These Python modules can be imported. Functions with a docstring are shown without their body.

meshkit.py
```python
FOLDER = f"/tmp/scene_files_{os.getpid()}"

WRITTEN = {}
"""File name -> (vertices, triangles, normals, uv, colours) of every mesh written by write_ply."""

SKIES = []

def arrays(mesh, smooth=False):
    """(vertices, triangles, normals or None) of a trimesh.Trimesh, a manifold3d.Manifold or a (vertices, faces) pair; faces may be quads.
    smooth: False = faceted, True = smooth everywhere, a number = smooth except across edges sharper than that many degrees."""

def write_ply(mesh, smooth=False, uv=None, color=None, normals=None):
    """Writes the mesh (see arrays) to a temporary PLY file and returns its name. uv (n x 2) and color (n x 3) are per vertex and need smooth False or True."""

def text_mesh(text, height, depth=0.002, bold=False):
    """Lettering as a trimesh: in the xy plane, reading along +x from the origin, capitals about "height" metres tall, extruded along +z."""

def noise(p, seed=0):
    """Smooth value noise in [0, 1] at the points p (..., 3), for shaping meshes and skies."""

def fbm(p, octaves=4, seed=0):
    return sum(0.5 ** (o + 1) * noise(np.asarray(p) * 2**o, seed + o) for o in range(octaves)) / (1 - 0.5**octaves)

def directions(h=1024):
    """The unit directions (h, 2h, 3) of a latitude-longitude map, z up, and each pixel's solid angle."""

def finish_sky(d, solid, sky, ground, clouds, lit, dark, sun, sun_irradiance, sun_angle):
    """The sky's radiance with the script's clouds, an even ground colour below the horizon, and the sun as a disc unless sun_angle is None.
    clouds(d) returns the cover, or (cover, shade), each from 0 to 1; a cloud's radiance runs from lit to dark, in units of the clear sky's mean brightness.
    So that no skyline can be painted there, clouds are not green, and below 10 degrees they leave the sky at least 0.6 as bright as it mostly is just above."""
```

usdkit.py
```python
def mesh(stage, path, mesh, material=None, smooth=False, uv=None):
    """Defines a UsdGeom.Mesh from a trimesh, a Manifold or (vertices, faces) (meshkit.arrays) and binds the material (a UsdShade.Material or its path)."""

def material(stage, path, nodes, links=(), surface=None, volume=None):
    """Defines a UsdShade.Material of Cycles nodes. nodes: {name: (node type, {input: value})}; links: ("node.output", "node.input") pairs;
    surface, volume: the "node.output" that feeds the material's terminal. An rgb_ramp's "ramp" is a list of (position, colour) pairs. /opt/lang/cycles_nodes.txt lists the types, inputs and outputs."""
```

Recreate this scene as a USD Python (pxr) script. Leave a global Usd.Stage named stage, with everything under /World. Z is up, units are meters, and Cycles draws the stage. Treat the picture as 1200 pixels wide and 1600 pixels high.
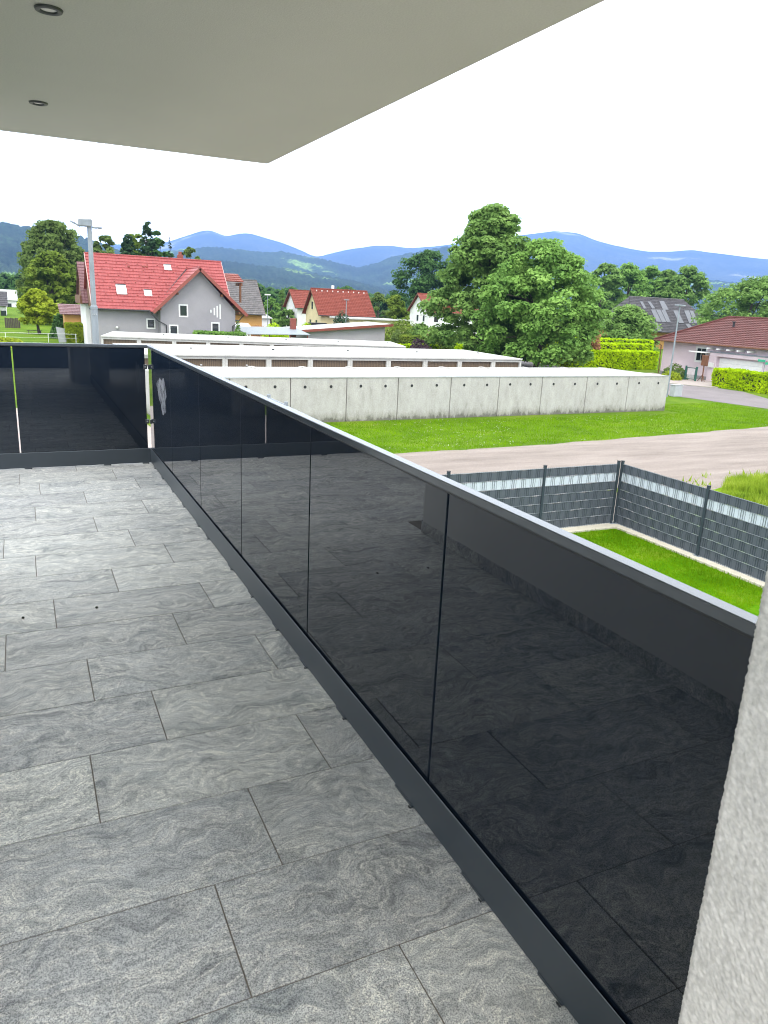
import math, random
import numpy as np, trimesh, usdkit, meshkit
from pxr import Usd, UsdGeom, UsdLux, UsdShade, Gf, Sdf, Vt
from shapely.geometry import Polygon
random.seed(7); RNG = np.random.default_rng(11)
stage = Usd.Stage.CreateInMemory()
UsdGeom.SetStageUpAxis(stage, 'Z'); UsdGeom.SetStageMetersPerUnit(stage, 1.0)
UsdGeom.Xform.Define(stage, '/World')

# ------------------------------------------------------------------ camera, sky, sun, exposure
ZC = 5.9                                # eye height above the lower ground
F_MM, APERTURE = 24.0 * 1163.03 / 1200, 24.0
R_ = np.array([[-0.42696718, -0.9031215, 0.04550377], [-0.26331416, 0.07603086, -0.9617094], [0.86508074, -0.42260013, -0.27026736]])
EYE = np.array([0, 0, ZC])
SUN_EL, SUN_AZ = math.radians(52), math.radians(152)   # azimuth measured from +x towards +y
SKY_STRENGTH, SUN_INTENSITY, EXPOSURE = 0.12, 0.28, 0.77
cam = UsdGeom.Camera.Define(stage, '/World/camera')
m = np.eye(4); m[0, :3], m[1, :3], m[2, :3], m[3, :3] = R_[0], -R_[1], -R_[2], EYE
cam.AddTransformOp().Set(Gf.Matrix4d(*m.ravel().tolist()))
cam.CreateHorizontalApertureAttr(APERTURE); cam.CreateVerticalApertureAttr(APERTURE * 4 / 3); cam.CreateFocalLengthAttr(F_MM)
cam.CreateClippingRangeAttr(Gf.Vec2f(0.05, 60000)); cam.CreateFStopAttr(12.0); cam.CreateFocusDistanceAttr(4.0)
cam.CreateExposureAttr(EXPOSURE)
UsdGeom.Scope.Define(stage, '/World/Looks')

def MAT(name, nodes, links, surface=None, volume=None):
    return usdkit.material(stage, '/World/Looks/' + name, nodes, links, surface=surface, volume=volume)

sun_dir = np.array([math.cos(SUN_EL) * math.cos(SUN_AZ), math.cos(SUN_EL) * math.sin(SUN_AZ), math.sin(SUN_EL)])
dome = UsdLux.DomeLight.Define(stage, '/World/sky')
dome.CreateIntensityAttr(1.0)
sky_m = MAT('overcast_sky', {
    'tc': ('texture_coordinate', {}),
    'mp': ('mapping', {'scale': (1.0, 1.0, 2.2)}),
    'sky': ('sky_texture', {'sky_type': 'single_scattering', 'sun_disc': False, 'sun_elevation': SUN_EL, 'sun_rotation': math.atan2(sun_dir[0], sun_dir[1])}),
    'n': ('noise_texture', {'scale': 1.6, 'detail': 5.0, 'roughness': 0.5}),
    'cl': ('rgb_ramp', {'ramp': [(0.25, (15.5, 16.3, 16.6)), (0.75, (19.0, 19.4, 19.3))]}),
    'mix': ('mix', {'mix_type': 'mix', 'fac': 0.93}),
    'bg': ('background_shader', {'strength': SKY_STRENGTH})},
    [('tc.generated', 'mp.vector'), ('mp.vector', 'n.vector'), ('n.fac', 'cl.fac'), ('sky.color', 'mix.color1'), ('cl.color', 'mix.color2'), ('mix.color', 'bg.color')], surface='bg.background')
UsdShade.MaterialBindingAPI.Apply(dome.GetPrim()).Bind(sky_m)
dome.GetPrim().SetCustomDataByKey('kind', 'structure')
sun = UsdLux.DistantLight.Define(stage, '/World/sun')
sun.CreateNormalizeAttr(True); sun.CreateIntensityAttr(SUN_INTENSITY); sun.CreateAngleAttr(20.0); sun.CreateColorAttr(Gf.Vec3f(1.0, 0.96, 0.9))
z_ax = sun_dir; x_ax = np.cross([0, 0, 1], z_ax); x_ax /= np.linalg.norm(x_ax); y_ax = np.cross(z_ax, x_ax)
m = np.eye(4); m[0, :3], m[1, :3], m[2, :3] = x_ax, y_ax, z_ax
sun.AddTransformOp().Set(Gf.Matrix4d(*m.ravel().tolist()))

# ------------------------------------------------------------------ helpers
FPX = 1163.03
def ray(px, py): return R_.T @ np.array([(px - 600) / FPX, (py - 800) / FPX, 1.0])
def on_x(px, py, X): d = ray(px, py); return EYE + d * (X / d[0])
def on_y(px, py, Y): d = ray(px, py); return EYE + d * (Y / d[1])
USED = {}
def path(name, parent=None):
    base = '/World' if parent is None else str(parent.GetPath())
    k = (base, name); n = USED.get(k, 0); USED[k] = n + 1
    return base + '/' + (name if n == 0 else '%s_%03d' % (name, n))
def tag(p, label=None, cat=None, group=None, kind=None):
    for k, v in (('label', label), ('category', cat), ('group', group), ('kind', kind)):
        if v: p.SetCustomDataByKey(k, v)
    return p
def thing(name, label, cat, loc=(0, 0, 0), rotz=0, group=None, kind=None):
    x = UsdGeom.Xform.Define(stage, path(name)); x.AddTranslateOp().Set(Gf.Vec3d(*map(float, loc)))
    if rotz: x.AddRotateZOp().Set(float(rotz))
    return tag(x.GetPrim(), label, cat, group, kind)
def obj(name, mesh, mat, parent=None, smooth=False, label=None, cat=None, group=None, kind=None):
    if isinstance(mesh, MB): mesh = mesh.get()
    p = usdkit.mesh(stage, path(name, parent), mesh, mat, smooth=smooth).GetPrim()
    return tag(p, label, cat, group, kind)
def dup(root, loc, label, rotz=None):
    was = root.GetCustomData(); nm = root.GetName()
    x = UsdGeom.Xform.Define(stage, path(nm)); p = x.GetPrim()
    p.GetReferences().AddInternalReference(root.GetPath())
    UsdGeom.Xformable(p).ClearXformOpOrder()
    op = [o for o in UsdGeom.Xformable(root).GetOrderedXformOps()]
    x.GetPrim().CreateAttribute('xformOp:translate', Sdf.ValueTypeNames.Double3).Set(Gf.Vec3d(*map(float, loc)))
    order = ['xformOp:translate']
    if rotz is not None:
        x.GetPrim().CreateAttribute('xformOp:rotateZ', Sdf.ValueTypeNames.Float).Set(float(rotz)); order.append('xformOp:rotateZ')
    x.GetXformOpOrderAttr().Set(order)
    p.SetInstanceable(True)
    return tag(p, label, was.get('category'), was.get('group'))

class MB:
    """Collects faces into one mesh."""
    def __init__(s): s.v, s.f, s.n = [], [], 0
    def add(s, v, f):
        v = np.asarray(v, float).reshape(-1, 3); f = np.asarray(f, int)
        if f.shape[1] == 4: f = np.vstack([f[:, [0, 1, 2]], f[:, [0, 2, 3]]])
        s.v.append(v); s.f.append(f + s.n); s.n += len(v); return s
    def tm(s, t): return s.add(t.vertices, t.faces)
    def box(s, x0, x1, y0, y1, z0, z1):
        v = [(x, y, z) for z in (z0, z1) for y in (y0, y1) for x in (x0, x1)]
        return s.add(v, [(0, 2, 3, 1), (4, 5, 7, 6), (0, 1, 5, 4), (2, 6, 7, 3), (0, 4, 6, 2), (1, 3, 7, 5)])
    def bevel(s, x0, x1, y0, y1, z0, z1, b):
        """box with chamfered edges (12 chamfers, 8 corner triangles)"""
        pts = []
        for x, sx in ((x0, 1), (x1, -1)):
            for y, sy in ((y0, 1), (y1, -1)):
                for z, sz in ((z0, 1), (z1, -1)):
                    pts += [(x, y + sy * b, z + sz * b), (x + sx * b, y, z + sz * b), (x + sx * b, y + sy * b, z)]
        h = trimesh.convex.convex_hull(np.array(pts)); return s.tm(h)
    def hull(s, pts): return s.tm(trimesh.convex.convex_hull(np.array(pts, float)))
    def quad(s, a, b, c, d): return s.add([a, b, c, d], [(0, 1, 2, 3)])
    def slab(s, pts, n, t):
        """planar polygon pts (ccw about n) thickened by t against n"""
        p = np.array(pts, float); n = np.array(n, float); n /= np.linalg.norm(n); k = len(p)
        v = np.vstack([p, p - n * t]); f = [(0, i, i + 1) for i in range(1, k - 1)] + [(k, k + i + 1, k + i) for i in range(1, k - 1)]
        for i in range(k): j = (i + 1) % k; f += [(i, k + i, k + j), (i, k + j, j)]
        return s.add(v, f)
    def tube(s, pts, r, sides=8, cap=True):
        p = np.array(pts, float); r = np.broadcast_to(r, (len(p),)).astype(float)
        t = np.gradient(p, axis=0); t /= np.linalg.norm(t, axis=1, keepdims=True) + 1e-12
        a = np.cross(t, np.where(np.abs(t[:, 2:]) < 0.9, [0, 0, 1.0], [1.0, 0, 0])); a /= np.linalg.norm(a, axis=1, keepdims=True) + 1e-12
        b = np.cross(t, a); an = np.arange(sides) * 2 * np.pi / sides
        v = (p[:, None] + r[:, None, None] * (np.cos(an)[None, :, None] * a[:, None] + np.sin(an)[None, :, None] * b[:, None])).reshape(-1, 3)
        i, j = np.meshgrid(np.arange(len(p) - 1), np.arange(sides), indexing='ij')
        q = np.stack([i * sides + j, i * sides + (j + 1) % sides, (i + 1) * sides + (j + 1) % sides, (i + 1) * sides + j], -1).reshape(-1, 4)
        s.add(v, q)
        if cap:
            for e, o in ((0, 1), (len(p) - 1, 0)):
                k = [e * sides + x for x in range(sides)]
                s.add(v[k], [(0, x, x + 1) if not o else (0, x + 1, x) for x in range(1, sides - 1)])
        return s
    def lathe(s, prof, loc=(0, 0, 0), sides=24):
        r = np.array(prof, float); an = np.arange(sides) * 2 * np.pi / sides
        v = np.stack([r[:, None, 0] * np.cos(an), r[:, None, 0] * np.sin(an), np.broadcast_to(r[:, None, 1], (len(r), sides))], -1).reshape(-1, 3) + np.array(loc)
        i, j = np.meshgrid(np.arange(len(r) - 1), np.arange(sides), indexing='ij')
        q = np.stack([i * sides + j, i * sides + (j + 1) % sides, (i + 1) * sides + (j + 1) % sides, (i + 1) * sides + j], -1).reshape(-1, 4)
        return s.add(v, q)
    def get(s): return np.vstack(s.v), np.vstack(s.f)
def grid_mesh(P):
    """P (n, m, 3) -> quads"""
    n, m_ = P.shape[:2]; i, j = np.meshgrid(np.arange(n - 1), np.arange(m_ - 1), indexing='ij')
    q = np.stack([i * m_ + j, (i + 1) * m_ + j, (i + 1) * m_ + j + 1, i * m_ + j + 1], -1).reshape(-1, 4)
    return P.reshape(-1, 3), np.vstack([q[:, [0, 1, 2]], q[:, [0, 2, 3]]])

# ------------------------------------------------------------------ materials
def scale3(c, k): return tuple(min(1.0, x * k) for x in c)
def surf(name, col, rough=0.7, var=0.18, scale=3.0, bump=0.0, bscale=40.0, bdist=0.01, spec=0.5, metal=0.0, stretch=(1, 1, 1), col2=None, fine=0.0, fscale=120.0, dirt=None, coat=0.0):
    """principled paint / plaster with noise in colour, fine grain and relief"""
    a = scale3(col, 1 - var); b = col2 or scale3(col, 1 + var)
    N = {'tc': ('geometry', {}), 'mp': ('mapping', {'scale': stretch}), 'n': ('noise_texture', {'scale': scale, 'detail': 5.0, 'roughness': 0.6}),
         'r': ('rgb_ramp', {'ramp': [(0.3, a), (0.7, b)]}), 'p': ('principled_bsdf', {'roughness': rough, 'metallic': metal, 'specular_ior_level': spec, 'coat_weight': coat})}
    L = [('tc.position', 'mp.vector'), ('mp.vector', 'n.vector'), ('n.fac', 'r.fac')]
    out = 'r.color'
    if fine:
        N['fn'] = ('noise_texture', {'scale': fscale, 'detail': 2.0}); N['fr'] = ('rgb_ramp', {'ramp': [(0.3, (1 - fine,) * 3), (0.7, (1 + fine,) * 3)]}); N['fm'] = ('mix', {'mix_type': 'multiply', 'fac': 1.0})
        L += [('mp.vector', 'fn.vector'), ('fn.fac', 'fr.fac'), (out, 'fm.color1'), ('fr.color', 'fm.color2')]; out = 'fm.color'
    if bump:
        N['bn'] = ('noise_texture', {'scale': bscale, 'detail': 3.0, 'roughness': 0.6}); N['b'] = ('bump', {'strength': bump, 'distance': bdist})
        L += [('mp.vector', 'bn.vector'), ('bn.fac', 'b.height'), ('b.normal', 'p.normal')]
    L += [(out, 'p.base_color')]
    return MAT(name, N, L, surface='p.BSDF')

anthracite = surf('anthracite_paint', (0.034, 0.045, 0.057), rough=0.36, var=0.06, scale=6, bump=0.05, bscale=300, bdist=0.001, spec=0.6)
rail_cap_m = surf('handrail_coating', (0.050, 0.060, 0.070), rough=0.17, var=0.04, scale=3, spec=1.0)
gasket_m = surf('rubber_gasket', (0.012, 0.014, 0.016), rough=0.35, var=0.1)
clamp_m = surf('clamp_metal', (0.045, 0.05, 0.056), rough=0.4, var=0.1)
steel_m = surf('stainless_steel', (0.6, 0.61, 0.62), rough=0.3, var=0.05, metal=1.0)
galv_m = surf('galvanised_steel', (0.20, 0.225, 0.245), rough=0.55, var=0.2, scale=8, stretch=(1, 1, 0.3), spec=0.3)
white_metal = surf('white_metal', (0.62, 0.62, 0.60), rough=0.45, var=0.06)
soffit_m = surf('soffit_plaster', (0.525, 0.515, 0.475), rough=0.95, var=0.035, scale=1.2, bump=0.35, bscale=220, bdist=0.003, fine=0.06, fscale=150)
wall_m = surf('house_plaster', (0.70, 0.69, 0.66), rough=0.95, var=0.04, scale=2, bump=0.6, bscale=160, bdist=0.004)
pillar_m = surf('rough_plaster', (0.60, 0.575, 0.535), rough=0.95, var=0.07, scale=14, fine=0.16, fscale=150, bump=0.5, bscale=420, bdist=0.001)
grout_m = surf('grout', (0.185, 0.162, 0.138), rough=0.95, var=0.15, scale=14)
slab_m = surf('slab_concrete', (0.42, 0.41, 0.39), rough=0.9, var=0.12, scale=4)

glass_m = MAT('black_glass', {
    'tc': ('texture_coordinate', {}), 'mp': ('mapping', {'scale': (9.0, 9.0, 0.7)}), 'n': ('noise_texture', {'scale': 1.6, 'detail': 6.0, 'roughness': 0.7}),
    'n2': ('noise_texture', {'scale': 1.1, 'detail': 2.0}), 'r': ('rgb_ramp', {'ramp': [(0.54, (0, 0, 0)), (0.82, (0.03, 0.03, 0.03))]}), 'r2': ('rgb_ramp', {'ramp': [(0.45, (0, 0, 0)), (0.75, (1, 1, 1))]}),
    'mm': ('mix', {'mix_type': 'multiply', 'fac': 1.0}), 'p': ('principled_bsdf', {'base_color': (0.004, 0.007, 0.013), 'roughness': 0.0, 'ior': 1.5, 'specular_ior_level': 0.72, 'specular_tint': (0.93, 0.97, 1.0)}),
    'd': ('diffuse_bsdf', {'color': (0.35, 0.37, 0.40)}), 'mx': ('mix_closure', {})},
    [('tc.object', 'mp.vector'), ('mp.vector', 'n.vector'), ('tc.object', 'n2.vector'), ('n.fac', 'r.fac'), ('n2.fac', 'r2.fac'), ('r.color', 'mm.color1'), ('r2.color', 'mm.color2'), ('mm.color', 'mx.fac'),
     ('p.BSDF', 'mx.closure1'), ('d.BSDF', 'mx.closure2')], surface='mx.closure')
glass_edge_m = surf('glass_edge', (0.012, 0.03, 0.028), rough=0.15, var=0.1)
smear_m = MAT('dried_smear', {
    'tc': ('texture_coordinate', {}), 'mp': ('mapping', {'scale': (30.0, 30.0, 11.0)}), 'n': ('noise_texture', {'scale': 1.0, 'detail': 5.0, 'roughness': 0.65, 'distortion': 0.6}),
    'r': ('rgb_ramp', {'ramp': [(0.40, (0, 0, 0)), (0.55, (0.55, 0.55, 0.55))]}), 't': ('transparent_bsdf', {}), 'd': ('diffuse_bsdf', {'color': (0.30, 0.31, 0.34)}), 'mx': ('mix_closure', {})},
    [('tc.object', 'mp.vector'), ('mp.vector', 'n.vector'), ('n.fac', 'r.fac'), ('r.color', 'mx.fac'), ('t.BSDF', 'mx.closure1'), ('d.BSDF', 'mx.closure2')], surface='mx.closure')

def stone_tile(name, light, dark, cream):
    """gneiss-look porcelain: stretched, swirling veins with salt-and-pepper grain"""
    N = {'tc': ('texture_coordinate', {}),
         'w': ('noise_texture', {'scale': 2.6, 'detail': 3.0, 'roughness': 0.55}), 'ws': ('vector_math', {'math_type': 'scale', 'scale': 0.5}), 'wa': ('vector_math', {'math_type': 'add'}),
         'mp': ('mapping', {'scale': (6.2, 1.15, 4.0), 'rotation': (0, 0, 0.16)}), 'v': ('noise_texture', {'scale': 1.5, 'detail': 8.0, 'roughness': 0.7, 'distortion': 0.3}),
         'vr': ('rgb_ramp', {'ramp': [(0.26, dark), (0.38, scale3(light, 0.72)), (0.48, scale3(light, 0.95)), (0.60, scale3(light, 1.05)), (0.66, scale3(light, 1.12)), (0.73, cream)]}),
         'k': ('noise_texture', {'scale': 1.9, 'detail': 6.0, 'roughness': 0.6, 'distortion': 0.4}), 'ko': ('vector_math', {'math_type': 'add', 'vector2': (7.3, 2.1, 4.4)}),
         'kr': ('rgb_ramp', {'ramp': [(0.40, (0, 0, 0)), (0.485, (0.25, 0.25, 0.25)), (0.5, (0.95, 0.95, 0.95)), (0.52, (0.25, 0.25, 0.25)), (0.60, (0, 0, 0)), (0.64, (0, 0, 0)), (0.72, (0.9, 0.9, 0.9))]}), 'mk': ('mix', {'mix_type': 'mix', 'color2': cream}),
         'dk': ('noise_texture', {'scale': 1.2, 'detail': 7.0, 'roughness': 0.65, 'distortion': 0.5}), 'dr': ('rgb_ramp', {'ramp': [(0.25, (0.34, 0.37, 0.40)), (0.35, (0.72, 0.74, 0.76)), (0.47, (1, 1, 1))]}), 'md': ('mix', {'mix_type': 'multiply', 'fac': 1.0}),
         'g': ('noise_texture', {'scale': 260.0, 'detail': 1.5, 'roughness': 0.7}), 'gr': ('rgb_ramp', {'ramp': [(0.36, (0.46, 0.47, 0.48)), (0.5, (1.0, 1.0, 1.0)), (0.62, (1.36, 1.355, 1.33))]}),
         'm1': ('mix', {'mix_type': 'multiply', 'fac': 0.95}), 'oi': ('object_info', {}), 'tr': ('rgb_ramp', {'ramp': [(0.0, (0.88, 0.88, 0.89)), (1.0, (1.10, 1.10, 1.09))]}), 'mt': ('mix', {'mix_type': 'multiply', 'fac': 1.0}),
         'g2': ('noise_texture', {'scale': 1.0, 'detail': 3.0}), 'mp2': ('mapping', {'scale': (70.0, 14.0, 30.0), 'rotation': (0, 0, 0.2)}), 'gr2': ('rgb_ramp', {'ramp': [(0.33, (0.72, 0.73, 0.74)), (0.5, (1.02, 1.02, 1.02)), (0.7, (1.18, 1.18, 1.17))]}),
         'm2': ('mix', {'mix_type': 'multiply', 'fac': 0.85}),
         'p': ('principled_bsdf', {'roughness': 0.6, 'specular_ior_level': 0.28}), 'b': ('bump', {'strength': 0.35, 'distance': 0.0015})}
    L = [('tc.object', 'w.vector'), ('w.color', 'ws.vector1'), ('tc.object', 'wa.vector1'), ('ws.vector', 'wa.vector2'), ('wa.vector', 'mp.vector'), ('mp.vector', 'v.vector'), ('v.fac', 'vr.fac'),
         ('mp.vector', 'ko.vector1'), ('ko.vector', 'k.vector'), ('k.fac', 'kr.fac'), ('kr.color', 'mk.fac'), ('vr.color', 'mk.color1'), ('mp.vector', 'dk.vector'), ('dk.fac', 'dr.fac'), ('mk.color', 'md.color1'), ('dr.color', 'md.color2'),
         ('tc.object', 'g.vector'), ('g.fac', 'gr.fac'), ('md.color', 'm1.color1'), ('gr.color', 'm1.color2'), ('wa.vector', 'mp2.vector'), ('mp2.vector', 'g2.vector'), ('g2.fac', 'gr2.fac'), ('m1.color', 'm2.color1'), ('gr2.color', 'm2.color2'),
         ('oi.random', 'tr.fac'), ('m2.color', 'mt.color1'), ('tr.color', 'mt.color2'), ('mt.color', 'p.base_color'), ('g.fac', 'b.height'), ('b.normal', 'p.normal')]
    return MAT(name, N, L, surface='p.BSDF')
tile_ms = [stone_tile('stone_tile_a', (0.485, 0.488, 0.478), (0.20, 0.212, 0.222), (0.72, 0.70, 0.645)),
           stone_tile('stone_tile_b', (0.465, 0.47, 0.468), (0.19, 0.205, 0.218), (0.70, 0.68, 0.63)),
           stone_tile('stone_tile_c', (0.505, 0.507, 0.495), (0.21, 0.22, 0.228), (0.74, 0.72, 0.66))]

def leafy(name, dark, mid, light, trans=0.3, nscale=0.5):
    N = {'g': ('geometry', {}), 'tc': ('texture_coordinate', {}), 'n': ('noise_texture', {'scale': nscale, 'detail': 3.0}), 'a': ('math', {'math_type': 'multiply_add', 'value2': 0.5, 'value3': -0.1}), 'ad': ('math', {'math_type': 'add'}),
         'r': ('rgb_ramp', {'ramp': [(0.1, dark), (0.45, mid), (0.9, light)]}), 'p': ('principled_bsdf', {'roughness': 0.55, 'specular_ior_level': 0.05}), 't': ('translucent_bsdf', {}), 'mx': ('mix_closure', {'fac': trans})}
    L = [('g.random_per_island', 'a.value1'), ('tc.object', 'n.vector'), ('a.value', 'ad.value1'), ('n.fac', 'ad.value2'), ('ad.value', 'r.fac'), ('r.color', 'p.base_color'), ('r.color', 't.color'), ('p.BSDF', 'mx.closure1'), ('t.BSDF', 'mx.closure2')]
    return MAT(name, N, L, surface='mx.closure')
leaf_maple = leafy('maple_leaves', (0.060, 0.122, 0.030), (0.165, 0.275, 0.066), (0.34, 0.47, 0.145))
leaf_maple2 = leafy('young_maple_leaves', (0.072, 0.155, 0.034), (0.185, 0.325, 0.070), (0.37, 0.52, 0.145))
leaf_dark = leafy('dark_leaves', (0.028, 0.068, 0.020), (0.060, 0.125, 0.032), (0.12, 0.21, 0.052))
leaf_olive = leafy('olive_leaves', (0.07, 0.11, 0.016), (0.14, 0.20, 0.028), (0.30, 0.36, 0.045))
leaf_birch = leafy('birch_leaves', (0.065, 0.105, 0.026), (0.125, 0.18, 0.046), (0.22, 0.28, 0.075))
leaf_lime = leafy('lime_leaves', (0.17, 0.28, 0.002), (0.37, 0.52, 0.003), (0.60, 0.72, 0.008), nscale=0.8)
leaf_yellow = leafy('yellow_leaves', (0.13, 0.18, 0.010), (0.29, 0.35, 0.028), (0.52, 0.55, 0.065))
leaf_spruce = leafy('spruce_needles', (0.018, 0.042, 0.022), (0.042, 0.080, 0.036), (0.09, 0.14, 0.055), trans=0.1)
leaf_purple = leafy('purple_leaves', (0.035, 0.022, 0.030), (0.075, 0.05, 0.06), (0.14, 0.10, 0.11))
leaf_pink = leafy('pink_blossom', (0.45, 0.08, 0.18), (0.62, 0.14, 0.30), (0.78, 0.30, 0.45))
leaf_copper = leafy('copper_leaves', (0.12, 0.07, 0.02), (0.34, 0.17, 0.09), (0.52, 0.30, 0.18))
leaf_hedge = leafy('hedge_leaves', (0.10, 0.14, 0.012), (0.21, 0.27, 0.018), (0.38, 0.43, 0.035), nscale=0.9)
bark_m = surf('bark', (0.055, 0.043, 0.033), rough=0.95, var=0.35, scale=5, stretch=(1, 1, 0.25), bump=0.6, bscale=12, bdist=0.05)
core_m = surf('inner_twigs', (0.02, 0.026, 0.012), rough=1.0, var=0.3, scale=4)
blade_m = leafy('grass_blades', (0.068, 0.145, 0.0008), (0.125, 0.245, 0.001), (0.215, 0.35, 0.004), trans=0.25, nscale=0.9)
weed_m = leafy('weed_leaves', (0.07, 0.13, 0.010), (0.20, 0.28, 0.02), (0.50, 0.50, 0.13), nscale=1.2)
def grass_ground(name, a, b, c, scale=0.35):
    N = {'tc': ('texture_coordinate', {}), 'n': ('noise_texture', {'scale': scale, 'detail': 6.0, 'roughness': 0.65}), 'f': ('noise_texture', {'scale': 14.0, 'detail': 4.0, 'roughness': 0.7}), 'ad': ('math', {'math_type': 'multiply_add', 'value2': 0.45, 'value3': -0.22}), 'a2': ('math', {'math_type': 'add'}),
         'r': ('rgb_ramp', {'ramp': [(0.3, a), (0.5, b), (0.72, c)]}), 'p': ('principled_bsdf', {'roughness': 0.95, 'specular_ior_level': 0.05}), 'b': ('bump', {'strength': 0.6, 'distance': 0.04})}
    L = [('tc.object', 'n.vector'), ('tc.object', 'f.vector'), ('f.fac', 'ad.value1'), ('ad.value', 'a2.value1'), ('n.fac', 'a2.value2'), ('a2.value', 'r.fac'), ('r.color', 'p.base_color'), ('f.fac', 'b.height'), ('b.normal', 'p.normal')]
    return MAT(name, N, L, surface='p.BSDF')
meadow_m = grass_ground('meadow', (0.05, 0.10, 0.008), (0.085, 0.15, 0.010), (0.14, 0.19, 0.02), 0.25)
verge_m = grass_ground('mown_grass', (0.068, 0.138, 0.0008), (0.115, 0.21, 0.001), (0.21, 0.27, 0.03), 0.8)
lawn_m = grass_ground('garden_lawn_soil', (0.035, 0.11, 0.0005), (0.065, 0.175, 0.0005), (0.17, 0.22, 0.02), 0.7)
gravel_m = MAT('gravel_track', {
    'tc': ('texture_coordinate', {}), 'mp': ('mapping', {'scale': (0.9, 0.16, 1.0)}), 'n': ('noise_texture', {'scale': 1.4, 'detail': 7.0, 'roughness': 0.65}), 'f': ('noise_texture', {'scale': 30.0, 'detail': 5.0, 'roughness': 0.75}),
    'r': ('rgb_ramp', {'ramp': [(0.3, (0.175, 0.146, 0.128)), (0.5, (0.235, 0.198, 0.175)), (0.7, (0.285, 0.245, 0.218))]}), 'fr': ('rgb_ramp', {'ramp': [(0.3, (0.62, 0.6, 0.58)), (0.7, (1.3, 1.3, 1.3))]}), 'm': ('mix', {'mix_type': 'multiply', 'fac': 1.0}),
    'p': ('principled_bsdf', {'roughness': 0.95, 'specular_ior_level': 0.2}), 'b': ('bump', {'strength': 0.7, 'distance': 0.03})},
    [('tc.object', 'mp.vector'), ('mp.vector', 'n.vector'), ('tc.object', 'f.vector'), ('n.fac', 'r.fac'), ('f.fac', 'fr.fac'), ('r.color', 'm.color1'), ('fr.color', 'm.color2'), ('m.color', 'p.base_color'), ('f.fac', 'b.height'), ('b.normal', 'p.normal')], surface='p.BSDF')
road_m = surf('asphalt', (0.150, 0.128, 0.130), rough=0.9, var=0.15, scale=0.5, fine=0.12, fscale=40, bump=0.3, bscale=60, bdist=0.01)
drive_m = surf('driveway_paving', (0.30, 0.255, 0.23), rough=0.9, var=0.12, scale=1.5, fine=0.12, fscale=20)
kerb_m = surf('kerb_stone', (0.48, 0.44, 0.35), rough=0.9, var=0.1, scale=6)
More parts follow.
